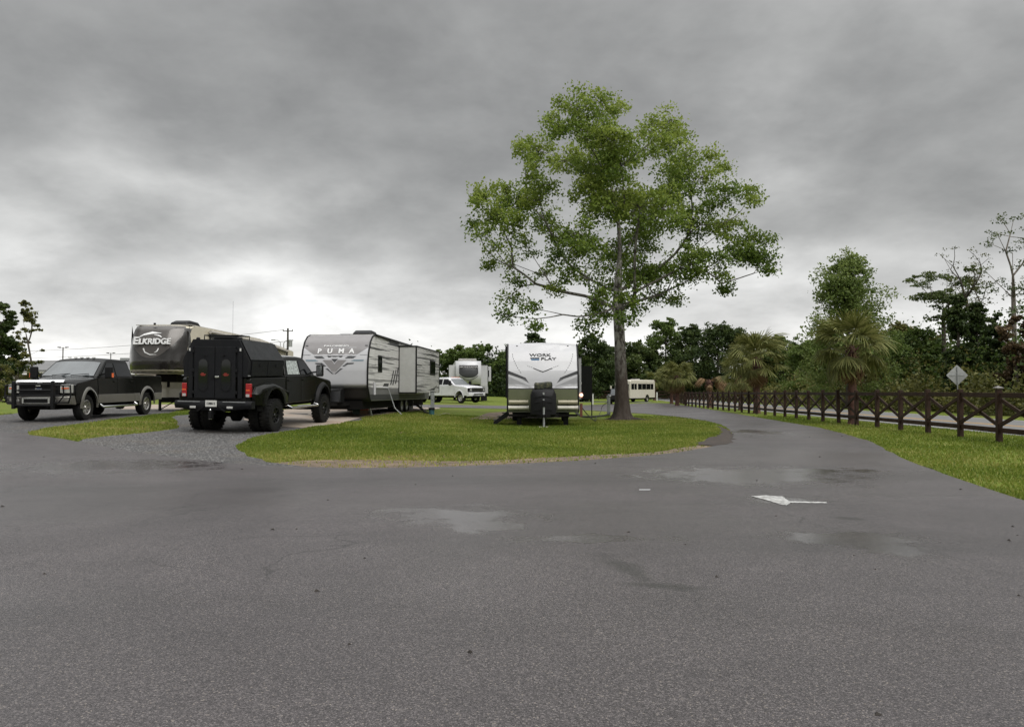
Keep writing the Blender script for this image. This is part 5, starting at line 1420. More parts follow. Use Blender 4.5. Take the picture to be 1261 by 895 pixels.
for sd in (1, -1):
    y = sd * hwE
    sidepanel([(-1.3, zt - .75), (-2.1, zt - .62), (-3.0, zt - .80), (-2.2, zt - .85), (-1.5, zt - 1.1), (-1.15, zt - 1.4), (-1.15, zt - 1.1)], y, sd * .006, 'side_graphic', M_BRONZE, e)
    sidepanel([(-.7, zf + .05), (-2.3, zf + .03), (-1.7, zf + .25), (-1.05, zf + .7), (-.85, zt - .5), (-.72, zt - .05), (-.66, zf + 1.0)], y, sd * .008, 'side_cap_graphic', M_BRONZE, e)
    sidepanel([(-1.0, zf + .95), (-1.5, zf + 1.35), (-2.2, zf + 1.5), (-1.6, zf + 1.25)], y, sd * .010, 'side_swoosh', M_LET, e)
    sidepanel([(-2.3, zt - .30), (-3.6, zt - .34), (-4.5, zt - .36), (-3.5, zt - .42), (-2.9, zt - .50)], y, sd * .006, 'side_graphic', M_DGREY, e)
    sidepanel([(-2.9, .62), (-Lt + .02, .62), (-Lt + .02, .86), (-2.9, .86)], y, sd * .012, 'skirt_band', M_BRONZE2, e)
# awning rolled along the roof edge, toward the camera's right
aw = MB().tube([(-2.4, hwE + .10, zt - .16), (-8, hwE + .10, zt - .18), (-Lt + 1.2, hwE + .10, zt - .42)], .075, 10); aw.build('awning_roll', mat('awning_canvas', (.33, .31, .28), .8), e, smooth=True)
MB().tube([(-2.4, hwE + .12, zt - .24), (-8, hwE + .12, zt - .26), (-Lt + 1.2, hwE + .12, zt - .50)], .025, 6).build('awning_rail', M_TRIMB, e)
for x in (-2.5, -Lt + 1.1): MB().bar((x, hwE + .05, zt - .25), (x, hwE + .05, 1.1), .06).build('awning_arm', M_TRIMB, e)
MB().loft([(-.9, zt), (-3.2, zt), (-8, zt - .02), (-Lt + .02, zt - .35), (-Lt + .02, zt - .32), (-8, zt + .01), (-3.2, zt + .03), (-.9, zt + .03)], [-hwE + .05, hwE - .05]).build('roof', M_RUBR, e)
acunit(e, -2.5, zt + .01, .15, 1.25)
MB().box(-.85, -.78, -.35, -.28, zt, zt + .09).build('roof_marker', M_TRIMB, e)
MB().box(-7.6, -7.0, -.3, .3, zt - .13, zt + .02).build('roof_vent', M_DGREY, e, bevel=.02)
MB().box(-Lt + 2.0, -Lt + 1.4, -.3, .3, zt - .27, zt - .12).build('roof_vent', M_DGREY, e, bevel=.02)
for sd in (1, -1):
    for k, x in enumerate((-8.1, -9.1)): wheel(e, x, sd * 1.12, .38, .22, .2, sd, M_STEEL)
MB().box(-Lt + .1, -2.5, -.9, .9, .42, .62).build('chassis', M_UNDER, e)
MB().box(-2.2, -1.2, -.45, .45, zf - .32, zf).build('pin_box', M_UNDER, e, bevel=.05)
MB().lathe([(.06, 0), (.06, .35)], 'z', (-1.45, 0, zf - .55), 10).build('king_pin', M_UNDER, e)
MB().box(-2.9, -2.86, -1.1, 1.1, .64, 1.55).build('front_panel', M_CREAM, e)
for sd in (1, -1):
    MB().bar((-2.55, sd * .98, .02), (-2.55, sd * .98, 1.2), .09).build('landing_leg', M_TRIMB, e)
    MB().box(-2.68, -2.42, sd * .98 - .13, sd * .98 + .13, 0, .03).build('foot', M_TRIMB, e)
    MB().bar((-2.55, sd * .98, .1), (-3.4, sd * .5, .62), .035).build('leg_brace', M_TRIMB, e)
MB().bar((-2.55, -.98, .62), (-2.55, .98, .62), .05).build('cross_bar', M_TRIMB, e)

def siding(name, parent, x0, x1, z0, z1, y, sd, m, topf=None, pitch=.098, holes=()):
    """corrugated sheet siding: ribs every pitch"""
    mb = MB(); k = 0; z = z0
    vs = []; rows = []
    while z < z1 - 1e-6:
        zn = min(z + pitch, z1)
        for (zz, dd) in ((z, .012), (z + (zn - z) * .12, .0), (z + (zn - z) * .24, .012)):
            rows.append((zz, dd))
        z = zn
    rows.append((z1, .012))
    for (zz, dd) in rows:
        for x in (x0, x1):
            zc_ = min(zz, topf(x)) if topf else zz
            vs.append((x, y + sd * dd, zc_))
    mb.add(vs, [(2 * i, 2 * i + 1, 2 * i + 3, 2 * i + 2) for i in range(len(rows) - 1)])
    return mb.build(name, m, parent)
# siding material with printed dark streaks
def streaks(name, lo=0.5, dens=0.5):
    m = bpy.data.materials.new(name); m.use_nodes = True; tt = m.node_tree; b_ = tt.nodes['Principled BSDF']
    c_ = N(tt, 'ShaderNodeTexCoord')
    n = noise(tt, c_.outputs['Object'], 1.0, 4, 0.6, 0.0, sc=(0.22, 1, 10.2), loc=(0.4, 0, 1.3))
    f = ramp(tt, n, [(dens, 0), (dens + .03, 1)])
    s_ = N(tt, 'ShaderNodeSeparateXYZ'); tt.links.new(c_.outputs['Object'], s_.inputs[0])
    zz = ramp(tt, math_n(tt, 'DIVIDE', s_.outputs[2], 3.4), [(.3, .8), (.45, .6), (.62, .85), (.82, 1.0)])
    f = math_n(tt, 'MULTIPLY', f, zz)
    col = mixc(tt, f, (0.62, 0.61, 0.60), (0.035, 0.036, 0.038))
    d_ = ramp(tt, noise(tt, c_.outputs['Object'], 1.6, 6, .7), [(.5, 0), (.8, .3)])
    col = mixc(tt, d_, col, (.2, .19, .16))
    tt.links.new(col, b_.inputs['Base Color']); b_.inputs['Roughness'].default_value = .42
    MATS[name] = m; return m
M_STRK = streaks('streaked_siding', dens=.53)

# ---- white and grey travel trailer in the middle-left
hd = 180 + 5.8
pxc, pyc = -6.62, 28.7
gP = gz(-6.0, 33)
pz = thing('travel_trailer', 'travel trailer with a grey chevron on its white nose and dark streaked siding', 'camping trailer', (pxc, pyc, gP - .05), rot=(0, R(-.35), R(90 - hd)))
hwP, LP_, zt = 1.27, 10.9, 3.13
nprof = [(-.02, 1.10), (.0, 1.30), (.0, 1.75), (-.05, 2.15), (-.17, 2.52), (-.36, 2.84), (-.62, 3.04), (-.92, zt)]
prof = nprof + [(-LP_, zt - .12), (-LP_, .62), (-.4, .62), (-.25, .75), (-.10, 1.0)]
MB().loft(prof, [-hwP, 0, hwP]).build('body', M_WALU, pz)
def skin(nprof, parent, hw_):
    ts = [0.0]
    for a, b in zip(nprof, nprof[1:]): ts.append(ts[-1] + math.hypot(b[0] - a[0], b[1] - a[1]))
    def f(y, z, off=.012):
        for (xa, za), (xb_, zb_) in zip(nprof, nprof[1:]):
            if za <= z <= zb_ + 1e-6:
                k = (z - za) / (zb_ - za + 1e-9); x = xa + (xb_ - xa) * k
                n_ = Vector((zb_ - za, -(xb_ - xa))).normalized(); return (x + n_.x * off, y, z + n_.y * off)
        x, z_ = nprof[-1]; return (x, y, z_ + off)
    def poly(pts, name, m, off=.014, sub=.16):
        """a flat print on the curved nose: polygon in (y,z), cut into strips so that it follows the curve"""
        bm = bmesh.new(); fc = bm.faces.new([bm.verts.new((0, y, z)) for y, z in pts]); bmesh.ops.triangulate(bm, faces=[fc])
        z = min(p[1] for p in pts) + sub
        cuts = [p[1] for p in nprof]; zz = min(p[1] for p in pts)
        while zz < max(p[1] for p in pts): cuts.append(zz); zz += sub
        for c_ in cuts: bmesh.ops.bisect_plane(bm, geom=bm.verts[:] + bm.edges[:] + bm.faces[:], plane_co=(0, 0, c_), plane_no=(0, 0, 1))
        for v in bm.verts: v.co = Vector(f(v.co.y, v.co.z, off))
        bmesh.ops.recalc_face_normals(bm, faces=bm.faces)
        me = bpy.data.meshes.new(name); bm.to_mesh(me); bm.free(); me.materials.append(m)
        me.polygons.foreach_set('use_smooth', [True] * len(me.polygons))
        o = bpy.data.objects.new(name, me); COL.objects.link(o); o.parent = parent; return o
    return f, poly
pf, pp = skin(nprof, pz, hwP)
h = hwP
pp([(-h, 1.10), (h, 1.10), (h, zt - .005), (-h, zt - .005)], 'nose_cap', M_WFG, .008)
pp([(-h + .02, 3.10), (h - .02, 3.10), (h - .02, 2.62), (h - .42, 2.36), (.62, 2.30), (-.62, 2.30), (-h + .42, 2.36), (-h + .02, 2.62)], 'nose_panel', M_MGREY, .012)
pp([(-.46, 2.14), (-.12, 2.14), (0, 1.98), (.12, 2.14), (.46, 2.14), (0, 1.62)], 'chevron', M_MGREY, .013)
pp([(-.13, 2.18), (.13, 2.18), (0, 2.04)], 'chevron_tip', M_DGREY, .014)
for s in (1, -1):
    pp([(s * .30, 2.29), (s * .12, 2.29), (s * .18, 2.24), (s * .25, 2.24)], 'dash_mark', M_DGREY, .0165)
    pp([(s * .82, 2.28), (s * .50, 2.28), (s * .38, 2.20), (s * .70, 2.20)], 'dash_mark', M_DGREY, .0165)
    pp([(s * 1.12, 2.15), (s * .74, 2.15), (s * .62, 2.10), (s * 1.10, 2.10)], 'dash_mark', mat('blue_grey_print', (.10, .15, .18), .4), .0165)
    pp([(s * .75, 2.03), (s * .48, 2.03), (s * .30, 1.90), (s * .40, 1.90), (s * .52, 1.98), (s * .72, 1.99)], 'dash_mark', M_DGREY, .0165)
    pp([(s * .34, 1.82), (s * .24, 1.82), (s * .02, 1.62), (s * .08, 1.63), (s * .22, 1.75)], 'dash_mark', M_DGREY, .0165)
    pp([(s * 1.20, 2.70), (s * 1.10, 2.70), (s * 1.10, 2.66), (s * 1.20, 2.66)], 'marker_light', M_DGREY, .02)
pp([(-.30, 2.29), (.30, 2.29), (0, 2.25)], 'dash_mark', M_DGREY, .0160)
pp([(-.78, 2.335), (.78, 2.335), (.78, 2.31), (-.78, 2.31)], 'pinstripe', M_WFG, .0162)
pp([(-h, 2.335), (-.95, 2.335), (-.95, 2.325), (-h, 2.325)], 'pinstripe', M_DGREY, .0162)
pp([(h, 2.335), (.95, 2.335), (.95, 2.325), (h, 2.325)], 'pinstripe', M_DGREY, .0162)
up = Vector(pf(0, 2.6)) - Vector(pf(0, 2.35))
for s, ch in zip((-.62, -.22, .22, .62), 'PUMA'):
    text(ch, .27, mat('outlined_white_letter', (.72, .72, .72), .4), pz, frame_mx(Vector(pf(s, 2.47, .022)), (0, 1, 0), up), sx=1.05, offset=.008, extrude=.006)
text('PALOMINO', .09, mat('outlined_white_letter', (.72, .72, .72), .4), pz, frame_mx(Vector(pf(0, 2.66, .03)), (0, 1, 0), up), sx=2.1, offset=.002)
pp([(-.2, 2.612), (.78, 2.612), (.78, 2.60), (-.2, 2.60)], 'pinstripe', M_WFG, .018)
for s in (1, -1):
    vs = []
    mb = MB(); mb.tube([(x + .01, s * (hwP + .005), z) for x, z in [(-.4, .62), (-.25, .75), (-.10, 1.0)] + nprof + [(-LP_, zt - .12)]], .035, 6); mb.build('corner_moulding', M_TRIMB, pz, smooth=True)
MB().loft([(-.12, 1.095), (.012, 1.095), (-.08, 1.0), (-.24, .74), (-.40, .60), (-.6, .60)], [-hwP + .01, hwP - .01]).build('nose_shade_plate', mat('shade_black_plate', (.02, .02, .02), .4, .4, bump=.6, bscale=60), pz)  # black sheet stands in for the shade and dark cover under the nose
topP = lambda x: zt - .02 - .12 * (-x / LP_)
siding('siding', pz, -.95, -4.6, 1.12, zt - .03, hwP + .002, 1, M_STRK, topP)
for (xa, za, zb_) in ((-.95, 1.12, 3.0), ):
    MB().add([(-.95, hwP + .010, 1.12), (-.05, hwP + .010, 1.12), (-.05, hwP + .010, 2.1), (-.22, hwP + .010, 2.5), (-.40, hwP + .010, 2.82), (-.66, hwP + .010, 3.02), (-.95, hwP + .010, 3.09)], [tuple(range(7))]).build('siding_front', M_STRK, pz)
sidepanel([(-.45, .64), (-4.6, .64), (-4.6, 1.11), (-.10, 1.11)], hwP, .018, 'lower_band', mat('grey_lower_band', (.13, .13, .13), .4, dirt=.3), pz)
sidepanel([(-.30, .64), (-9.9, .64), (-9.9, .86), (-.20, .86)], hwP + .018, .004, 'dark_band', M_DGREY, pz)
w_ = MB().box(-1.95, -1.35, hwP, hwP + .03, 1.72, 2.38).build('window_frame', M_TRIMB, pz, bevel=.02)
MB().box(-1.90, -1.40, hwP + .03, hwP + .036, 1.77, 2.33).build('pane', M_DGLASS, w_)
for i, (a, b_) in enumerate([((-3.2, 1.25), (-3.7, 1.85)), ((-3.55, 1.25), (-4.1, 1.9)), ((-4.0, 1.3), (-4.45, 2.0))]):
    sidepanel([a, (a[0] - .18, a[1]), (b_[0] - .14, b_[1]), b_], hwP + .014, .004, 'side_graphic', M_DGREY, pz)
sidepanel([(-2.1, 1.18), (-2.9, 1.18), (-3.0, 1.30), (-2.3, 1.30)], hwP + .014, .004, 'side_graphic', M_DGREY, pz)
# slide-out room
sx0, sx1, sd_ = -4.62, -9.6, .78
slz0, slz1 = .92, 2.92
sl = MB().box(sx1, sx0, hwP - .02, hwP + sd_, slz0, slz1).build('slide_out', mat('slide_end_wall', (.40, .40, .385), .45, dirt=.15), pz)
siding('siding', sl, sx0 - .05, sx1 + .05, slz0 + .02, slz1 - .03, hwP + sd_ + .002, 1, M_STRK)
mb = MB()
for z in (slz0, slz1): mb.box(sx0 - .03, sx0 + .02, hwP, hwP + sd_ + .03, z - .03, z + .03)
for y in (hwP + .02, hwP + sd_): mb.box(sx0 - .03, sx0 + .022, y - .025, y + .03, slz0, slz1)
mb.box(sx1, sx0 - .03, hwP + sd_ - .02, hwP + sd_ + .03, slz1 - .03, slz1 + .03).box(sx1 - .02, sx1 + .04, hwP + sd_ - .02, hwP + sd_ + .025, slz0, slz1)
mb.build('trim', M_TRIMB, sl)
w_ = MB().box(-8.6, -7.4, hwP + sd_, hwP + sd_ + .035, 1.75, 2.45).build('slide_window', M_TRIMB, pz, bevel=.02)
MB().box(-8.5, -7.5, hwP + sd_ + .035, hwP + sd_ + .041, 1.82, 2.38).build('pane', M_DGLASS, w_)
sidepanel([(-6.9, 1.05), (-8.4, 1.05), (-9.2, 1.35), (-8.6, 1.05 + .12)], hwP + sd_ + .014, .004, 'side_graphic', M_DGREY, pz)
sidepanel([(-LP_ + .02, .64), (-9.62, .64), (-9.62, 1.1), (-LP_ + .02, 1.1)], hwP, .018, 'lower_band', MATS['grey_lower_band'], pz)
siding('siding', pz, -9.62, -LP_, 1.12, zt - .15, hwP + .002, 1, M_STRK, topP)
MB().loft([(-.9, zt + .001), (-LP_, zt - .119), (-LP_, zt - .09), (-.9, zt + .03)], [-hwP + .04, hwP - .04]).build('roof', M_RUBR, pz)
MB().tube([(-.95, hwP + .05, zt + .0), (-LP_ + .1, hwP + .05, zt - .11)], .045, 6).build('roof_gutter', M_TRIMB, pz, smooth=True)
acunit(pz, -2.9, zt, .3, 1.0)
MB().box(-1.3, -.9, -.1, .35, zt, zt + .06).build('roof_vent', M_WFG, pz, bevel=.01)
for x in (-5.6, -6.5):
    for s in (1, -1): wheel(pz, x, s * 1.1, .36, .21, .2, s, M_STEEL)
mb = MB().box(-LP_ + .1, -.3, -1.0, 1.0, .30, .62); mb.bar((-.3, .5, .5), (1.05, .05, .5), .07, .12).bar((-.3, -.5, .5), (1.05, -.05, .5), .07, .12); mb.build('chassis', M_UNDER, pz)
MB().loft([(.02, .55), (.02, 1.02), (.15, 1.08), (.42, 1.08), (.50, 1.0), (.50, .55)], [-.42, -.38, 0, .38, .42]).build('gas_bottle_cover', M_PLAS, pz, bevel=.04)
MB().bar((.95, 0, .02), (.95, 0, .95), .07).build('jack', M_GALV, pz)
MB().box(.85, 1.05, -.12, .12, 0, .03).build('jack_foot', M_GALV, pz)
MB().tube([(-.75, hwP + .06, .85), (-.75, hwP + .06, 1.32)], .05, 8).build('sewer_hose_tube', M_WFG, pz, smooth=True)
MB().tube([(-1.0, hwP + .03, 1.12), (-2.9, hwP + .03, 1.12)], .025, 6).build('drip_rail', M_WFG, pz, smooth=True)
MB().tube([(-2.75, hwP + .05, 1.10), (-2.8, hwP + .15, .8), (-2.7, hwP + .35, .3), (-2.4, hwP + .7, .06)], .02, 6).build('water_hose', M_GALV, pz, smooth=True)
for x in (-1.2, -LP_ + .6):
    MB().bar((x, .95, .60), (x - .35, 1.0, .02), .05).build('stabiliser', M_GALV, pz)

# ---- small white and olive toy hauler in the centre
W_ = thing('travel_trailer', 'white toy hauler trailer with an olive band facing the camera beside the big tree', 'camping trailer', (1.11, 27.7, gz(1.1, 28.5)), rot=(0, 0, R(90 - 180.5)))
hwW, LW, ztw = 1.27, 7.6, 2.98
nprof = [(.0, 1.30), (.0, 1.45), (-.03, 1.70), (-.10, 2.0), (-.24, 2.36), (-.42, 2.68), (-.60, 2.90), (-.70, ztw)]
prof = nprof + [(-LW, ztw), (-LW, .50), (-.06, .50), (.0, .60)]
MB().loft(prof, [-hwW, -hwW * .5, 0, hwW * .5, hwW], lambda x, y, z: (x, y, z + (.06 * (1 - (y / hwW) ** 2) if z > 2.8 else 0))).build('body', M_WFG, W_)
wf, wpoly = skin(nprof, W_, hwW)
h = hwW - .01
M_OLIVE = mat('olive_green_panel', (0.085, 0.095, 0.045), .4, coat=.3, var=.1, vscale=2, dirt=.2)
M_SWG = mat('swoosh_grey_gradient', (.26, .26, .27), .4)
MB().box(-.03, .012, -h, h, .52, 1.335).build('olive_band', M_OLIVE, W_)
wpoly([(-h, 1.34), (h, 1.34), (h, 1.365), (-h, 1.365)], 'band_line', M_TRIMB, .010)
wpoly([(-h, 1.37), (h, 1.37), (h, ztw - .01), (-h, ztw - .01)], 'nose_cap', M_WFG, .006)
for s in (1, -1):
    wpoly([(s * h, 2.00), (s * h, 1.88), (s * .74, 1.70), (s * .50, 1.55), (s * .62, 1.74), (s * .90, 1.86)], 'dark_swoosh', M_DGREY, .011)
    wpoly([(s * h, 1.80), (s * h, 1.54), (s * .88, 1.45), (s * .42, 1.372), (s * .28, 1.372), (s * .55, 1.48)], 'grey_swoosh', M_SWG, .011)
    wpoly([(s * h, 1.50), (s * h, 1.374), (s * .92, 1.374)], 'band_wedge', M_WFG, .012)
    pts = [(s * (1.10 - .34 * f ** 1.6), 2.62 - .74 * f) for f in np.linspace(0, 1, 10)]
    for i in range(0, 9):
        a, b_ = pts[i], pts[i + 1]
        wpoly([(a[0] - .009, a[1]), (a[0] + .009, a[1]), (b_[0] * .6 + a[0] * .4 + .009, b_[1] * .6 + a[1] * .4), (b_[0] * .6 + a[0] * .4 - .009, b_[1] * .6 + a[1] * .4)], 'dash_mark', M_DGREY, .011)
    wpoly([(0, 1.93), (0, 1.97), (s * .34, 2.10), (s * .36, 2.075)], 'chevron_line', M_DGREY, .011)
    for k in range(3): wpoly([(s * (.38 + .07 * k), 2.12 + .025 * k), (s * (.42 + .07 * k), 2.135 + .025 * k), (s * (.42 + .07 * k), 2.12 + .025 * k), (s * (.38 + .07 * k), 2.105 + .025 * k)], 'dash_mark', M_DGREY, .011)
    MB().tube([(x + .012, s * (hwW + .0), z) for x, z in [(-.02, .5)] + nprof], .03, 6).build('corner_moulding', M_TRIMB, W_, smooth=True)
    wpoly([(s * .90, 2.92), (s * .96, 2.92), (s * .96, 2.89), (s * .90, 2.89)], 'marker_light', M_TRIMB, .02)
upw = Vector(wf(0, 2.6)) - Vector(wf(0, 2.4))
text('WORK', .165, M_DGREY, W_, frame_mx(Vector(wf(-.09, 2.56, .02)), (0, 1, 0), upw), sx=1.5, offset=.003)
text('PLAY', .165, M_DGREY, W_, frame_mx(Vector(wf(.21, 2.42, .02)), (0, 1, 0), upw), sx=1.5, offset=.003)
wpoly([(-.45, 2.475), (-.12, 2.475), (-.12, 2.43), (-.45, 2.43)], 'logo_bar', M_DGREY, .0125)
wpoly([(-.42, 2.425), (-.12, 2.425), (-.12, 2.37), (-.42, 2.37)], 'logo_bar', mat('logo_blue', (.03, .09, .17), .4), .0125)
# front tubes, propane cover, camouflage bag, tongue, jack
M_PVC = mat('white_pvc_pipe', (.52, .50, .44), .5, var=.12, dirt=.25); M_PVCT = mat('tan_pvc_pipe', (.34, .31, .22), .5, var=.12, dirt=.3)
for s in (1, -1):
    for z, m_, l0, l1 in ((.87, M_PVCT, .56, 1.20), (.67, M_PVC, .54, 1.22)):
        a, b_ = sorted((s * l0, s * l1)); o = MB().lathe([(.001, a - .02), (.075, a - .02), (.075, a), (.07, a), (.07, b_), (.078, b_), (.078, b_ + .03), (.001, b_ + .03)], 'y', (.11, 0, z), 14, caps=False).build('storage_tube', m_, W_, smooth=True)
        MB().box(.0, .12, (a + b_) / 2 - .02, (a + b_) / 2 + .02, z - .09, z + .09).build('bracket', M_TRIMB, o)
MB().box(-.02, .06, -1.22, 1.22, .36, .44).build('front_crossmember', M_UNDER, W_)
MB().loft([(.14, .42), (.14, 1.26), (.26, 1.34), (.60, 1.34), (.70, 1.24), (.76, .90), (.74, .42)], [-.45, -.37, -.22, 0, .22, .37, .45], lambda x, y, z: (x - .16 * (abs(y) / .5) ** 2 if x > .3 else x, y, z - (.20 if abs(y) > .40 and z > 1.0 else 0))).build('gas_bottle_cover', M_PLAS, W_, bevel=.03)
for z in (.62, .88, 1.08): MB().box(.735, .752, -.34, .34, z - .012, z + .012).build('cover_rib', M_TRIMB, W_)
for z in (.70, .95, 1.18): MB().box(.745, .765, -.03, .03, z - .04, z + .04).build('strap_buckle', M_GALV, W_)
mc = bpy.data.materials.new('camouflage_cloth'); mc.use_nodes = True; tt = mc.node_tree
nn = noise(tt, N(tt, 'ShaderNodeTexCoord').outputs['Object'], 9, 3, .5)
tt.links.new(ramp(tt, nn, [(0.0, (.012, .014, .008)), (.48, (.012, .014, .008)), (.50, (.035, .038, .018)), (.60, (.035, .038, .018)), (.62, (.08, .07, .04))], 'CONSTANT'), tt.nodes['Principled BSDF'].inputs['Base Color']); tt.nodes['Principled BSDF'].inputs['Roughness'].default_value = .85
bag = MB().loft([(.22, 1.35), (.20, 1.46), (.28, 1.56), (.44, 1.58), (.56, 1.52), (.58, 1.36)], [-.32, -.29, -.15, 0, .14, .29, .32], lambda x, y, z: (x, y, z + .02 * math.sin(9 * y) - (.04 if abs(y) > .3 and z > 1.45 else 0))).build('camouflage_bag', mc, None, bevel=.03)
bag.location = W_.location; bag.rotation_euler = W_.rotation_euler
tag(bag, 'camouflage patterned bag resting on the black bottle cover of the white toy hauler', 'bag')
mb = MB().bar((.0, .55, .40), (1.0, .04, .40), .07, .12).bar((.0, -.55, .40), (1.0, -.04, .40), .07, .12); mb.build('tongue', M_UNDER, W_)
MB().tube([(.98, 0, .02), (.98, 0, .75)], .035, 8).build('jack', M_GALV, W_, smooth=True)
MB().box(.93, 1.03, -.05, .05, .72, .95).build('jack_motor', M_PLAS, W_, bevel=.015)
MB().tube([(1.0, 0, .4), (1.15, 0, .42)], .05, 8).build('coupler', M_UNDER, W_, smooth=True)
o = MB().box(.84, 1.12, -.17, -.01, -.0, .04).box(.84, 1.12, .03, .18, -.0, .04).build('jack_block', mat('pale_wood_block', (.34, .31, .26), .8), W_)
MB().box(-LW + .1, -.1, -.95, .95, .32, .50).build('chassis', M_UNDER, W_)
for x in (-4.0, -4.85):
    for s in (1, -1): wheel(W_, x, s * 1.03, .34, .2, .19, s, M_STEEL)
for s in (1, -1):
    MB().bar((-.5, s * .85, .34), (-.5, s * .85, .03), .17).build('stabiliser', M_TRIMB, W_)
    MB().box(-.62, -.38, s * .85 - .12, s * .85 + .12, 0, .03).build('stabiliser_foot', M_TRIMB, W_)
mb = MB().box(-LW + .4, -.9, -hwW - .10, -hwW, ztw - .26, ztw - .08); mb.build('awning_case', M_TRIMB, W_, bevel=.03)
MB().bar((-.95, -hwW - .05, ztw - .05), (-.95, -hwW - .05, 1.0), .07).build('awning_arm', M_TRIMB, W_)
# porch steps folding out at the left
st_ = MB().prism([(0, .56), (-.55, .13), (-.55, .04), (-.45, .04), (.02, .36)], (-.75, -hwW + .02, 0), (0, 1, 0), (0, 0, 1), (-.65, 0, 0)).build('entry_steps', M_TRIMB, W_)
for i in range(3): MB().box(-1.4, -.75, -hwW - .16 * i - .22, -hwW - .16 * i - .06, .44 - .13 * i, .46 - .13 * i).build('tread', M_PLAS, st_)
MB().bar((-.8, -hwW - .38, .16), (-.8, -hwW - .52, .0), .04).build('step_leg', M_GALV, W_)
# slide-out and open compartment at the right
MB().box(-5.8, -2.4, hwW, hwW + .30, .95, 2.55).build('slide_out', mat('slide_grey', (.28, .28, .28), .5), W_)
MB().box(-5.9, -2.38, hwW + .0, hwW + .33, 2.55, 2.6).build('slide_topper', M_TRIMB, W_)
MB().tube([(-.12, hwW + .05, 1.85), (-.12, hwW + .05, 1.25)], .035, 7).build('grab_handle', M_GALV, W_, smooth=True)
o = MB().lathe([(.001, .06), (.05, .05), (.07, 0), (.07, -.03)], 'x', (.02, hwW + .10, 1.12), 14).build('porch_light', mat('lit_lamp', (.8, .7, .6), .3, emit=((1.0, .62, .42), 1.0)), W_, smooth=True)
MB().box(-.06, .0, hwW + .05, hwW + .16, 1.02, 1.22).build('light_backplate', mat('red_backplate', (.20, .035, .02), .5), W_)
MB().box(-.10, -.02, hwW + .06, hwW + .15, .35, .82).build('power_inlet', mat('orange_cord_box', (.10, .03, .015), .6), W_)

# ---- white fifth wheel far behind
hd = 180 - 6
M_ = thing('fifth_wheel_trailer', 'white fifth wheel trailer with a dark nose panel, parked behind the white pickup', 'camping trailer', (-4.15, 74.0, gz(-4.1, 74)), rot=(0, 0, R(90 - hd)))
hwM, LM, zt, zf = 1.24, 12.0, 3.9, 1.75
prof = [(-.45, zf - .1), (-.05, zf + .35), (.02, zf + .8), (-.06, zf + 1.3), (-.3, zf + 1.8), (-.6, zt), (-2, zt + .05), (-LM, zt - .1), (-LM, .6), (-3.2, .6), (-2.9, zf - .1)]
mfn = lambda x, y, z: (x - (.45 * (abs(y) / hwM) ** 3 if x > -1.2 else 0), y, z)
MB().loft(prof, [v * hwM for v in (-1, -.95, -.8, -.55, -.25, 0, .25, .55, .8, .95, 1)], mfn).build('body', M_WFG, M_, bevel=.02)
nq = [(-.05, zf + .35), (.02, zf + .8), (-.06, zf + 1.3), (-.3, zf + 1.8)]
def mp(y, z, off=.02):
    for (xa, za), (xb_, zb_) in zip(nq, nq[1:]):
        if za <= z <= zb_ + 1e-6: xx = xa + (xb_ - xa) * (z - za) / (zb_ - za); break
    else: xx = nq[0][0] if z < nq[0][1] else nq[-1][0]
    a = mfn(xx, y, z); return (a[0] + off, a[1], a[2])
def mpatch(name, m, zlo, zhi, off):
    vs = []; ny, nz = 16, 8
    for j in range(nz + 1):
        for i in range(ny + 1):
            k = -1 + 2 * i / ny; y = k * .92; z0 = zlo(abs(k)); z = z0 + (zhi(abs(k)) - z0) * j / nz; vs.append(mp(y, z, off))
    MB().add(vs, [(j * (ny + 1) + i, j * (ny + 1) + i + 1, (j + 1) * (ny + 1) + i + 1, (j + 1) * (ny + 1) + i) for j in range(nz) for i in range(ny)]).build(name, m, M_, smooth=True)
mpatch('nose_window', M_DGREY, lambda k: zf + .52 + .40 * k ** 3, lambda k: zf + 1.74, .03)
mpatch('lower_trim', M_DGREY, lambda k: zf + .28 + .42 * k ** 2, lambda k: zf + .34 + .42 * k ** 2, .03)
text('MONTANA', .27, M_MGREY, M_, frame_mx((-.14, 0, zf + 1.54), (0, 1, 0), (-.4, 0, 1)), sx=1.3, extrude=.03, offset=.004)
MB().box(-2.2, -.85, -hwM - .62, -hwM, 1.9, 3.5).build('slide_out', M_WFG, M_, bevel=.01)
o = MB().box(-4.9, -1.7, hwM, hwM + .75, 1.45, 3.55).build('slide_out', M_WFG, M_, bevel=.01)
MB().box(-4.9, -1.66, hwM, hwM + .80, 3.55, 3.62).build('slide_topper', M_TRIMB, M_)
MB().box(-1.705, -1.69, hwM + .70, hwM + .77, 1.45, 3.55).build('trim', M_TRIMB, o)
w_ = sidepanel([(-5.4, 1.9), (-6.3, 1.9), (-6.3, 3.1), (-5.4, 3.1)], hwM, .03, 'window_frame', M_TRIMB, M_)
o = MB().box(-10.5, -5.3, hwM, hwM + 1.0, .75, 3.3).build('slide_out', M_WFG, M_, bevel=.01)
MB().box(-5.29, -5.27, hwM + .25, hwM + .75, 1.7, 2.9).build('slide_window', M_DGLASS, M_)
MB().box(-9.8, -6.3, hwM + 1.0, hwM + 1.02, 1.6, 2.8).build('slide_window', M_DGLASS, M_)
MB().box(-12, -9, hwM + .2, hwM + 1.6, 2.0, 3.6).build('slide_out', M_WFG, M_, bevel=.01)
MB().box(-8.99, -8.97, hwM + 1.1, hwM + 1.4, 2.5, 3.2).build('slide_window', M_DGLASS, M_)
MB().box(-3.5, -2.6, -.9, .9, zt + .04, zt + .3).build('air_conditioner', M_RUBR, M_, bevel=.05)
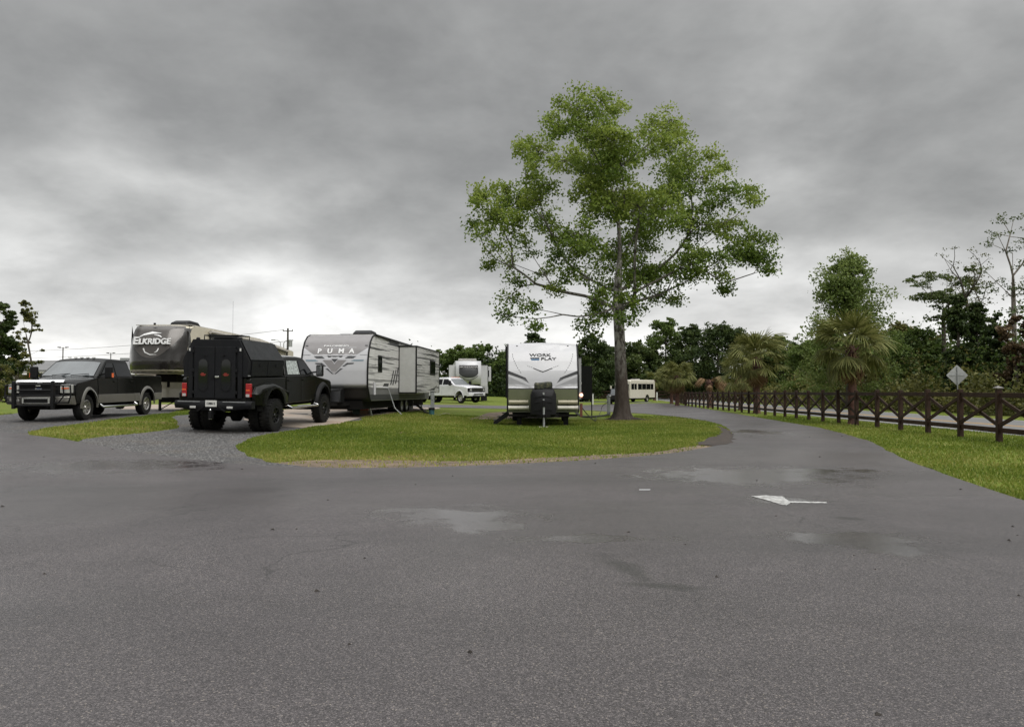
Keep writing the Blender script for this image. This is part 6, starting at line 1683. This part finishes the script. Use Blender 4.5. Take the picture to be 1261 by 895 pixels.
MB().box(-6.5, -5.6, -.4, .4, zt + .0, zt + .26).build('air_conditioner', M_RUBR, M_, bevel=.05)
MB().box(-LM + .1, -2.9, -.9, .9, .35, .6).box(-3.2, -2.9, -1.2, 1.2, .6, 1.7).build('chassis', M_UNDER, M_)
MB().box(-2.6, -1.4, -.4, .4, zf - .5, zf - .05).build('pin_box', M_UNDER, M_, bevel=.03)
for s in (1, -1):
    MB().bar((-2.3, s * .9, 0), (-2.3, s * .9, 1.6), .1).build('landing_leg', M_TRIMB, M_)
    for x in (-7.8, -8.8): wheel(M_, x, s * 1.1, .40, .24, .2, s, M_STEEL)
MB().box(-5.2, -4.6, hwM + .25, hwM + .85, 0, .72).build('entry_steps', M_TRIMB, M_)

# ---- white shuttle bus and dark off-road car behind the big tree
M_BUSW = mat('cream_white_bus_paint', (.52, .49, .42), .4, coat=.2, var=.05, dirt=.15)
bX, bY = 14.6, 93.0; hd = -140
B = thing('shuttle_bus', 'cream white shuttle bus with dark side windows beyond the big tree', 'bus', (bX, bY, gz(bX, bY)), R(90 - hd)); B.scale = (.95, .93, .93)
# local forward +x; visible side is the left side (+y)
Lb, hwB = 5.6, 1.15
MB().loft([(-Lb / 2 - .7, .55), (-Lb / 2 - .75, .9), (-Lb / 2 - .72, 2.75), (-Lb / 2 - .6, 2.85), (2.3, 2.85), (2.5, 2.7), (2.6, 1.6), (2.6, .5), (-.95, .5)] + arc(-1.6, .45, .5, 5, 175, 10) + [(-2.2, .55)], [-hwB, -hwB + .08, 0, hwB - .08, hwB], lambda x, y, z: (x, y, z - (.1 if abs(y) > hwB - .02 and z > 2.6 else 0))).build('body', M_BUSW, B, bevel=.04)
MB().loft([(2.6, .5), (4.0, .5), (4.1, .9), (3.9, 1.25), (3.1, 1.4), (2.6, 1.45)], [-.95, -.8, 0, .8, .95], lambda x, y, z: (x - .15 * abs(y) ** 3 if x > 3 else x, y, z)).build('hood', M_BUSW, B, bevel=.04)
MB().loft([(2.62, 1.45), (3.15, 1.42), (2.65, 2.3), (2.55, 2.3)], [-.95, .95]).build('windshield', M_DGLASS, B)
fy = hwB if True else -hwB
for s in (1, -1):
    y0_, y1_ = sorted((s * hwB, s * (hwB + .012)))
    for (a, b_) in ((-3.1, -2.45), (-2.38, -1.35), (-1.28, -.3), (-.22, .7), (1.0, 1.55), (1.65, 2.3)):
        MB().box(a, b_, y0_, y1_, 1.62, 2.35).build('side_window', M_DGLASS, B, bevel=.005)
    for x in (-1.6, 3.2):
        wheel(B, x, s * (hwB - .14), .42, .26, .22, s, M_STEEL)
MB().box(-3.2, 3.0, -.8, .8, .35, .55).build('chassis', M_UNDER, B)
MB().box(-Lb / 2 - .9, -Lb / 2 - .7, -1.1, 1.1, .4, .62).build('rear_bumper', M_PLAS, B)
for s in (1, -1): MB().box(3.0, 3.1, min(s * 1.3, s * 1.5), max(s * 1.3, s * 1.5), 1.7, 2.1).build('mirror', M_BUSW, B)
MB().box(-1.0, 0, -.4, .4, 2.85, 3.0).build('roof_vent', M_RUBR, B, bevel=.03)

jX, jY = 11.1, 81.0
J = thing('off_road_car', 'black boxy off-road car with a soft top half hidden by the big tree trunk', 'car', (jX, jY, gz(jX, jY)), R(90 + 165))
J.scale = (.86, .86, .86)
M_JB = mat('black_off_road_paint', (.012, .012, .013), .35, coat=.4)
MB().loft([(-.6, .6), (-.6, 1.15), (1.5, 1.15), (1.6, 1.25), (2.85, 1.2), (2.95, 1.1), (2.95, .7), (2.9, .62)] + [(2.3 + .02, .62)] + arc(1.95 + .35, .5, .5, 14, 166, 8) + arc(0, .5, .5, 14, 166, 8), [-.82, -.6, 0, .6, .82]).build('body', M_JB, J, bevel=.02)
MB().loft([(-.55, 1.15), (-.5, 1.8), (-.3, 1.86), (1.15, 1.86), (1.45, 1.2)], [-.78, -.7, 0, .7, .78]).build('soft_top', M_PLAS, J, bevel=.04)
MB().add([(1.45, -.66, 1.24), (1.45, .66, 1.24), (1.19, .62, 1.80), (1.19, -.62, 1.80)], [(0, 1, 2, 3)]).build('windshield', M_WGLASS, J).location = (.03, 0, .01)
for s in (1, -1):
    wheel(J, 0, s * .80, .42, .26, .2, s, M_BRIM); wheel(J, 2.3, s * .80, .42, .26, .2, s, M_BRIM)
    MB().lathe([(.001, .02), (.09, .015), (.1, 0)], 'x', (2.95, s * .52, .98), 12).build('headlight', M_CLEAR, J, smooth=True)
    MB().box(1.75, 2.85, min(s * .8, s * 1.0), max(s * .8, s * 1.0), .98, 1.04).build('fender', M_PLAS, J, bevel=.02)
for k in range(7): MB().box(2.95, 2.965, -.28 + .08 * k, -.24 + .08 * k, .82, 1.1).build('grille_slot', M_SHADE, J)
MB().box(2.95, 3.15, -.75, .75, .55, .68).build('front_bumper', M_PLAS, J, bevel=.02)
MB().box(-.65, 3.0, -.4, .4, .4, .6).build('chassis', M_UNDER, J)
# ------------------------------------------------------------------ small campsite things
M_PED = mat('grey_pedestal', (.24, .25, .25), .55, .2, var=.1, dirt=.2)
def at_(px, py): x, y = G(px, py); return (x, y, gz(x, y))
def pedestal(label, px, py, h, w=.24, group='utility pedestals', m=None):
    p = at_(px, py); t = thing('utility_pedestal', label, 'utility pedestal', p, 0.1, group)
    MB().box(-w / 2, w / 2, -w / 2, w / 2, 0, h).build('post', m or M_PED, t, bevel=.02)
    MB().box(-w / 2 + .03, w / 2 - .03, -w / 2 - .02, -w / 2, h * .62, h * .92).build('cover_flap', m or M_PED, t, bevel=.008)
    MB().box(-w / 2 - .02, w / 2 + .02, -w / 2 - .03, w / 2 + .02, h, h + .04).build('cap', m or M_PED, t, bevel=.01)
    return t, Vector(p)
t1, p1 = pedestal('grey utility pedestal with a bucket at its foot, right of the streaked trailer', 532.5, 509.5, .98, .17)
t2, p2 = pedestal('grey utility pedestal left of the big tree trunk, feeding the toy hauler', 749.5, 511.5, .98, .16)
M_WPOST = mat('white_painted_post', (.5, .5, .48), .6)
for (px, py, h, lb) in [(729.8, 498, 1.05, 'short white utility post on the lawn between the toy hauler and the tree'), (733, 491, 1.2, 'white utility post further back between the toy hauler and the tree'), (809, 493.5, 1.1, 'short white utility post right of the white bus'), (15.7, 478.5 + 9, 1.2, 'small white utility post left of the black and pewter pickup')]:
    x, y = G(px, py); t = thing('utility_post', lb, 'utility post', (x, y, gz(x, y)), 0, 'white utility posts')
    MB().box(-.09, .09, -.09, .09, 0, h).build('post', M_WPOST, t, bevel=.02); MB().box(-.11, .11, -.11, .11, h, h + .03).build('cap', M_WPOST, t)
# bucket
p = at_(531.5, 510.8); b = thing('bucket', 'small blue labelled bucket with black rim beside the grey pedestal', 'bucket', p)
MB().lathe([(.11, 0), (.125, .24)], 'z', n=18).build('pail', mat('dark_teal_plastic', (.03, .10, .12), .5, var=.5, vscale=8), b, smooth=True)
MB().lathe([(.135, .22), (.135, .31), (.12, .31)], 'z', n=18).build('rim', M_PLAS, b, smooth=True)
def cyl_thing(): pass
def crate(label, px, py, w_, d_, h_, body, lid=None, rz=.2, cat='crate', name='crate'):
    p = at_(px, py); t = thing(name, label, cat, p, rz)
    MB().loft([(-w_ / 2 * .93, 0), (w_ / 2 * .93, 0), (w_ / 2, h_), (-w_ / 2, h_)], [-d_ / 2, d_ / 2]).build('box', body, t, bevel=.01)
    if lid: MB().box(-w_ / 2 - .02, w_ / 2 + .02, -d_ / 2 - .02, d_ / 2 + .02, h_, h_ + .05).build('lid', lid, t, bevel=.012)
    else: MB().box(-w_ / 2 - .015, w_ / 2 + .015, -d_ / 2 - .015, d_ / 2 + .015, h_ - .03, h_ + .005).build('rim', body, t)
    return t
crate('tan box with an orange lid under the nose of the grey and white travel trailer', 448, 510, .36, .4, .17, mat('tan_plastic', (.20, .12, .06), .6), mat('orange_lid', (.50, .10, .04), .5))
crate('dark green box left of the tan box under the travel trailer', 438.5, 510, .30, .4, .17, mat('dark_green_plastic', (.01, .045, .03), .5), mat('dark_green_plastic', (.01, .045, .03), .5))
crate('white bucket shaped cooler beside the travel trailer wheels', 505.8, 504.5, .22, .25, .36, mat('white_plastic', (.5, .5, .48), .5), mat('white_plastic', (.5, .5, .48), .5), cat='cooler', name='cooler')
crate('small dark crate with a red mark left of the white cooler', 500, 505.0, .28, .3, .30, M_PLAS, None)
p = at_(500.5, 505.6); MB_ = MB().box(-.05, .05, -.19, -.175, .08, .18)
def cord(label, pts, r, m, cat='hose', name='hose', group=None):
    o = MB().tube(pts, r, 6).build(name, m, None, smooth=True); tag(o, label, cat, group); return o
def spline(pts, n=6):
    res = []
    for i in range(len(pts) - 1):
        p0, p1_, p2_, p3 = [Vector(pts[min(max(i + k, 0), len(pts) - 1)]) for k in (-1, 0, 1, 2)]
        for j in range(n):
            t_ = j / n; res.append(0.5 * ((2 * p1_) + (p2_ - p0) * t_ + (2 * p0 - 5 * p1_ + 4 * p2_ - p3) * t_ ** 2 + (3 * p1_ - p0 - 3 * p2_ + p3) * t_ ** 3))
    res.append(Vector(pts[-1])); return res
M_HOSE = mat('black_sewer_hose', (.015, .015, .015), .6)
def gpt(px, py, dz=.04): x, y = G(px, py); return (x, y, gz(x, y) + dz)
cord('thick black sewer hose running from the travel trailer across the grass to the pedestal', spline([gpt(478, 506, .10), gpt(495, 503.5, .22), gpt(508, 503.5, .28), gpt(517, 505.5, .16), gpt(524, 509, .05), gpt(530, 510.5, .04)]), .055, M_HOSE)
cord('coiled black hose lying by the travel trailer wheels', spline([gpt(462, 508.5), gpt(468, 506), gpt(476, 507), gpt(470, 509.5), gpt(463, 508), gpt(480, 506.5), gpt(490, 507.5)]), .03, M_HOSE)
cord('pale hose lying loose on the grass right of the grey pedestal', spline([gpt(535, 510.5, .02), gpt(541, 511.5, .02), gpt(548, 509.5, .02), gpt(554, 510, .02)]), .018, mat('pale_hose', (.32, .30, .2), .6))
w0 = Vector((2.42, 27.95, .55))
cord('thin black power cord sagging from the toy hauler to the grass', spline([(2.45, 27.7, .72), (2.75, 28.2, .38), (3.1, 28.8, .12), gpt(735, 513.6, .03), gpt(745, 512.5, .04), (p2.x, p2.y - .1, gz(p2.x, p2.y) + .12)]), .016, M_HOSE, 'power cord', 'power_cord')
cord('looping black cord hanging from the pedestal left of the big tree', spline([(p2.x - .05, p2.y - .12, .62), (p2.x - .35, p2.y - .15, .38), (p2.x - .42, p2.y - .2, .15), gpt(737, 513, .03)]), .014, M_HOSE, 'power cord', 'power_cord')
cord('thick dark drain hose lying on the grass between the toy hauler and the tree', spline([gpt(708, 511.5, .2), gpt(716, 513.5, .05), gpt(726, 514.5, .05), gpt(744, 512.8, .05), gpt(751, 511.5, .12)]), .05, M_HOSE)
# dark flag-like screen beside the trailer
p = at_(720.5, 503); t = thing('privacy_screen', 'tall black screen standing just right of the toy hauler, behind it', 'screen', (3.72, 39.5, gz(3.7, 39.5)), .05)
MB().box(-.33, .33, -.03, .03, .85, 2.55).build('screen_cloth', M_TRIMB, t)
for s in (-1, 1): MB().bar((s * .36, 0, 0), (s * .36, 0, 2.6), .05).build('post', M_TRIMB, t)
o = MB().lathe([(.001, .0), (.10, .04), (.12, .12), (.08, .22), (.001, .26)], 'z', n=14).build('gas_bottle_light', M_WPOST, t, smooth=True); o.location = (-.28, -.12, 1.55); o.name = 'lantern'
p = at_(871, 0 or 517); 
# small stones, twigs and leaf litter on the road: uncountable specks
rng = np.random.default_rng(77); mb = MB()
for k in range(80):
    y = rng.uniform(2.5, 22); x = rng.uniform(-.7 * y - 1, .7 * y + 1)
    if not inpoly(ROAD, np.array([x]), np.array([y]))[0]: continue
    r = rng.uniform(.006, .016) * (1 + y / 25); a = rng.uniform(0, 6.28); z = gz(x, y) + .017
    mb.add([(x + r * math.cos(a + q) * (1.6 if q == 0 else 1), y + r * math.sin(a + q), z + (.0)) for q in (0, 2.1, 4.2)] + [(x, y, z + r * .8)], [(0, 1, 3), (1, 2, 3), (2, 0, 3)])
o = mb.build('road_litter', mat('dark_litter', (.02, .016, .012), .8, var=.3), None, kind='stuff'); tag(o, 'small dark stones and bits of leaf scattered on the road', 'litter')
# loose gravel chips spilled along the road edge
mb = MB(); n_ = 0
for k in range(9000):
    x = rng.uniform(-13, -5.2); y = rng.uniform(12.5, 22)
    if not inpoly(GRAV, np.array([x]), np.array([y]))[0]: continue
    r = rng.uniform(.010, .026); a = rng.uniform(0, 6.28); z = gz(x, y) + .006
    mb.add([(x + r * math.cos(a + q) * rng.uniform(.8, 1.5), y + r * math.sin(a + q), z) for q in (0, 1.6, 3.1, 4.7)] + [(x, y, z + r * .7)], [(0, 1, 4), (1, 2, 4), (2, 3, 4), (3, 0, 4)]); n_ += 1
o = mb.build('gravel_chips', mat('grey_gravel_chips', (.11, .108, .105), .8, var=.8, vscale=30), None, kind='stuff'); tag(o, 'loose grey gravel chips covering the driveway behind the lifted pickup', 'gravel')
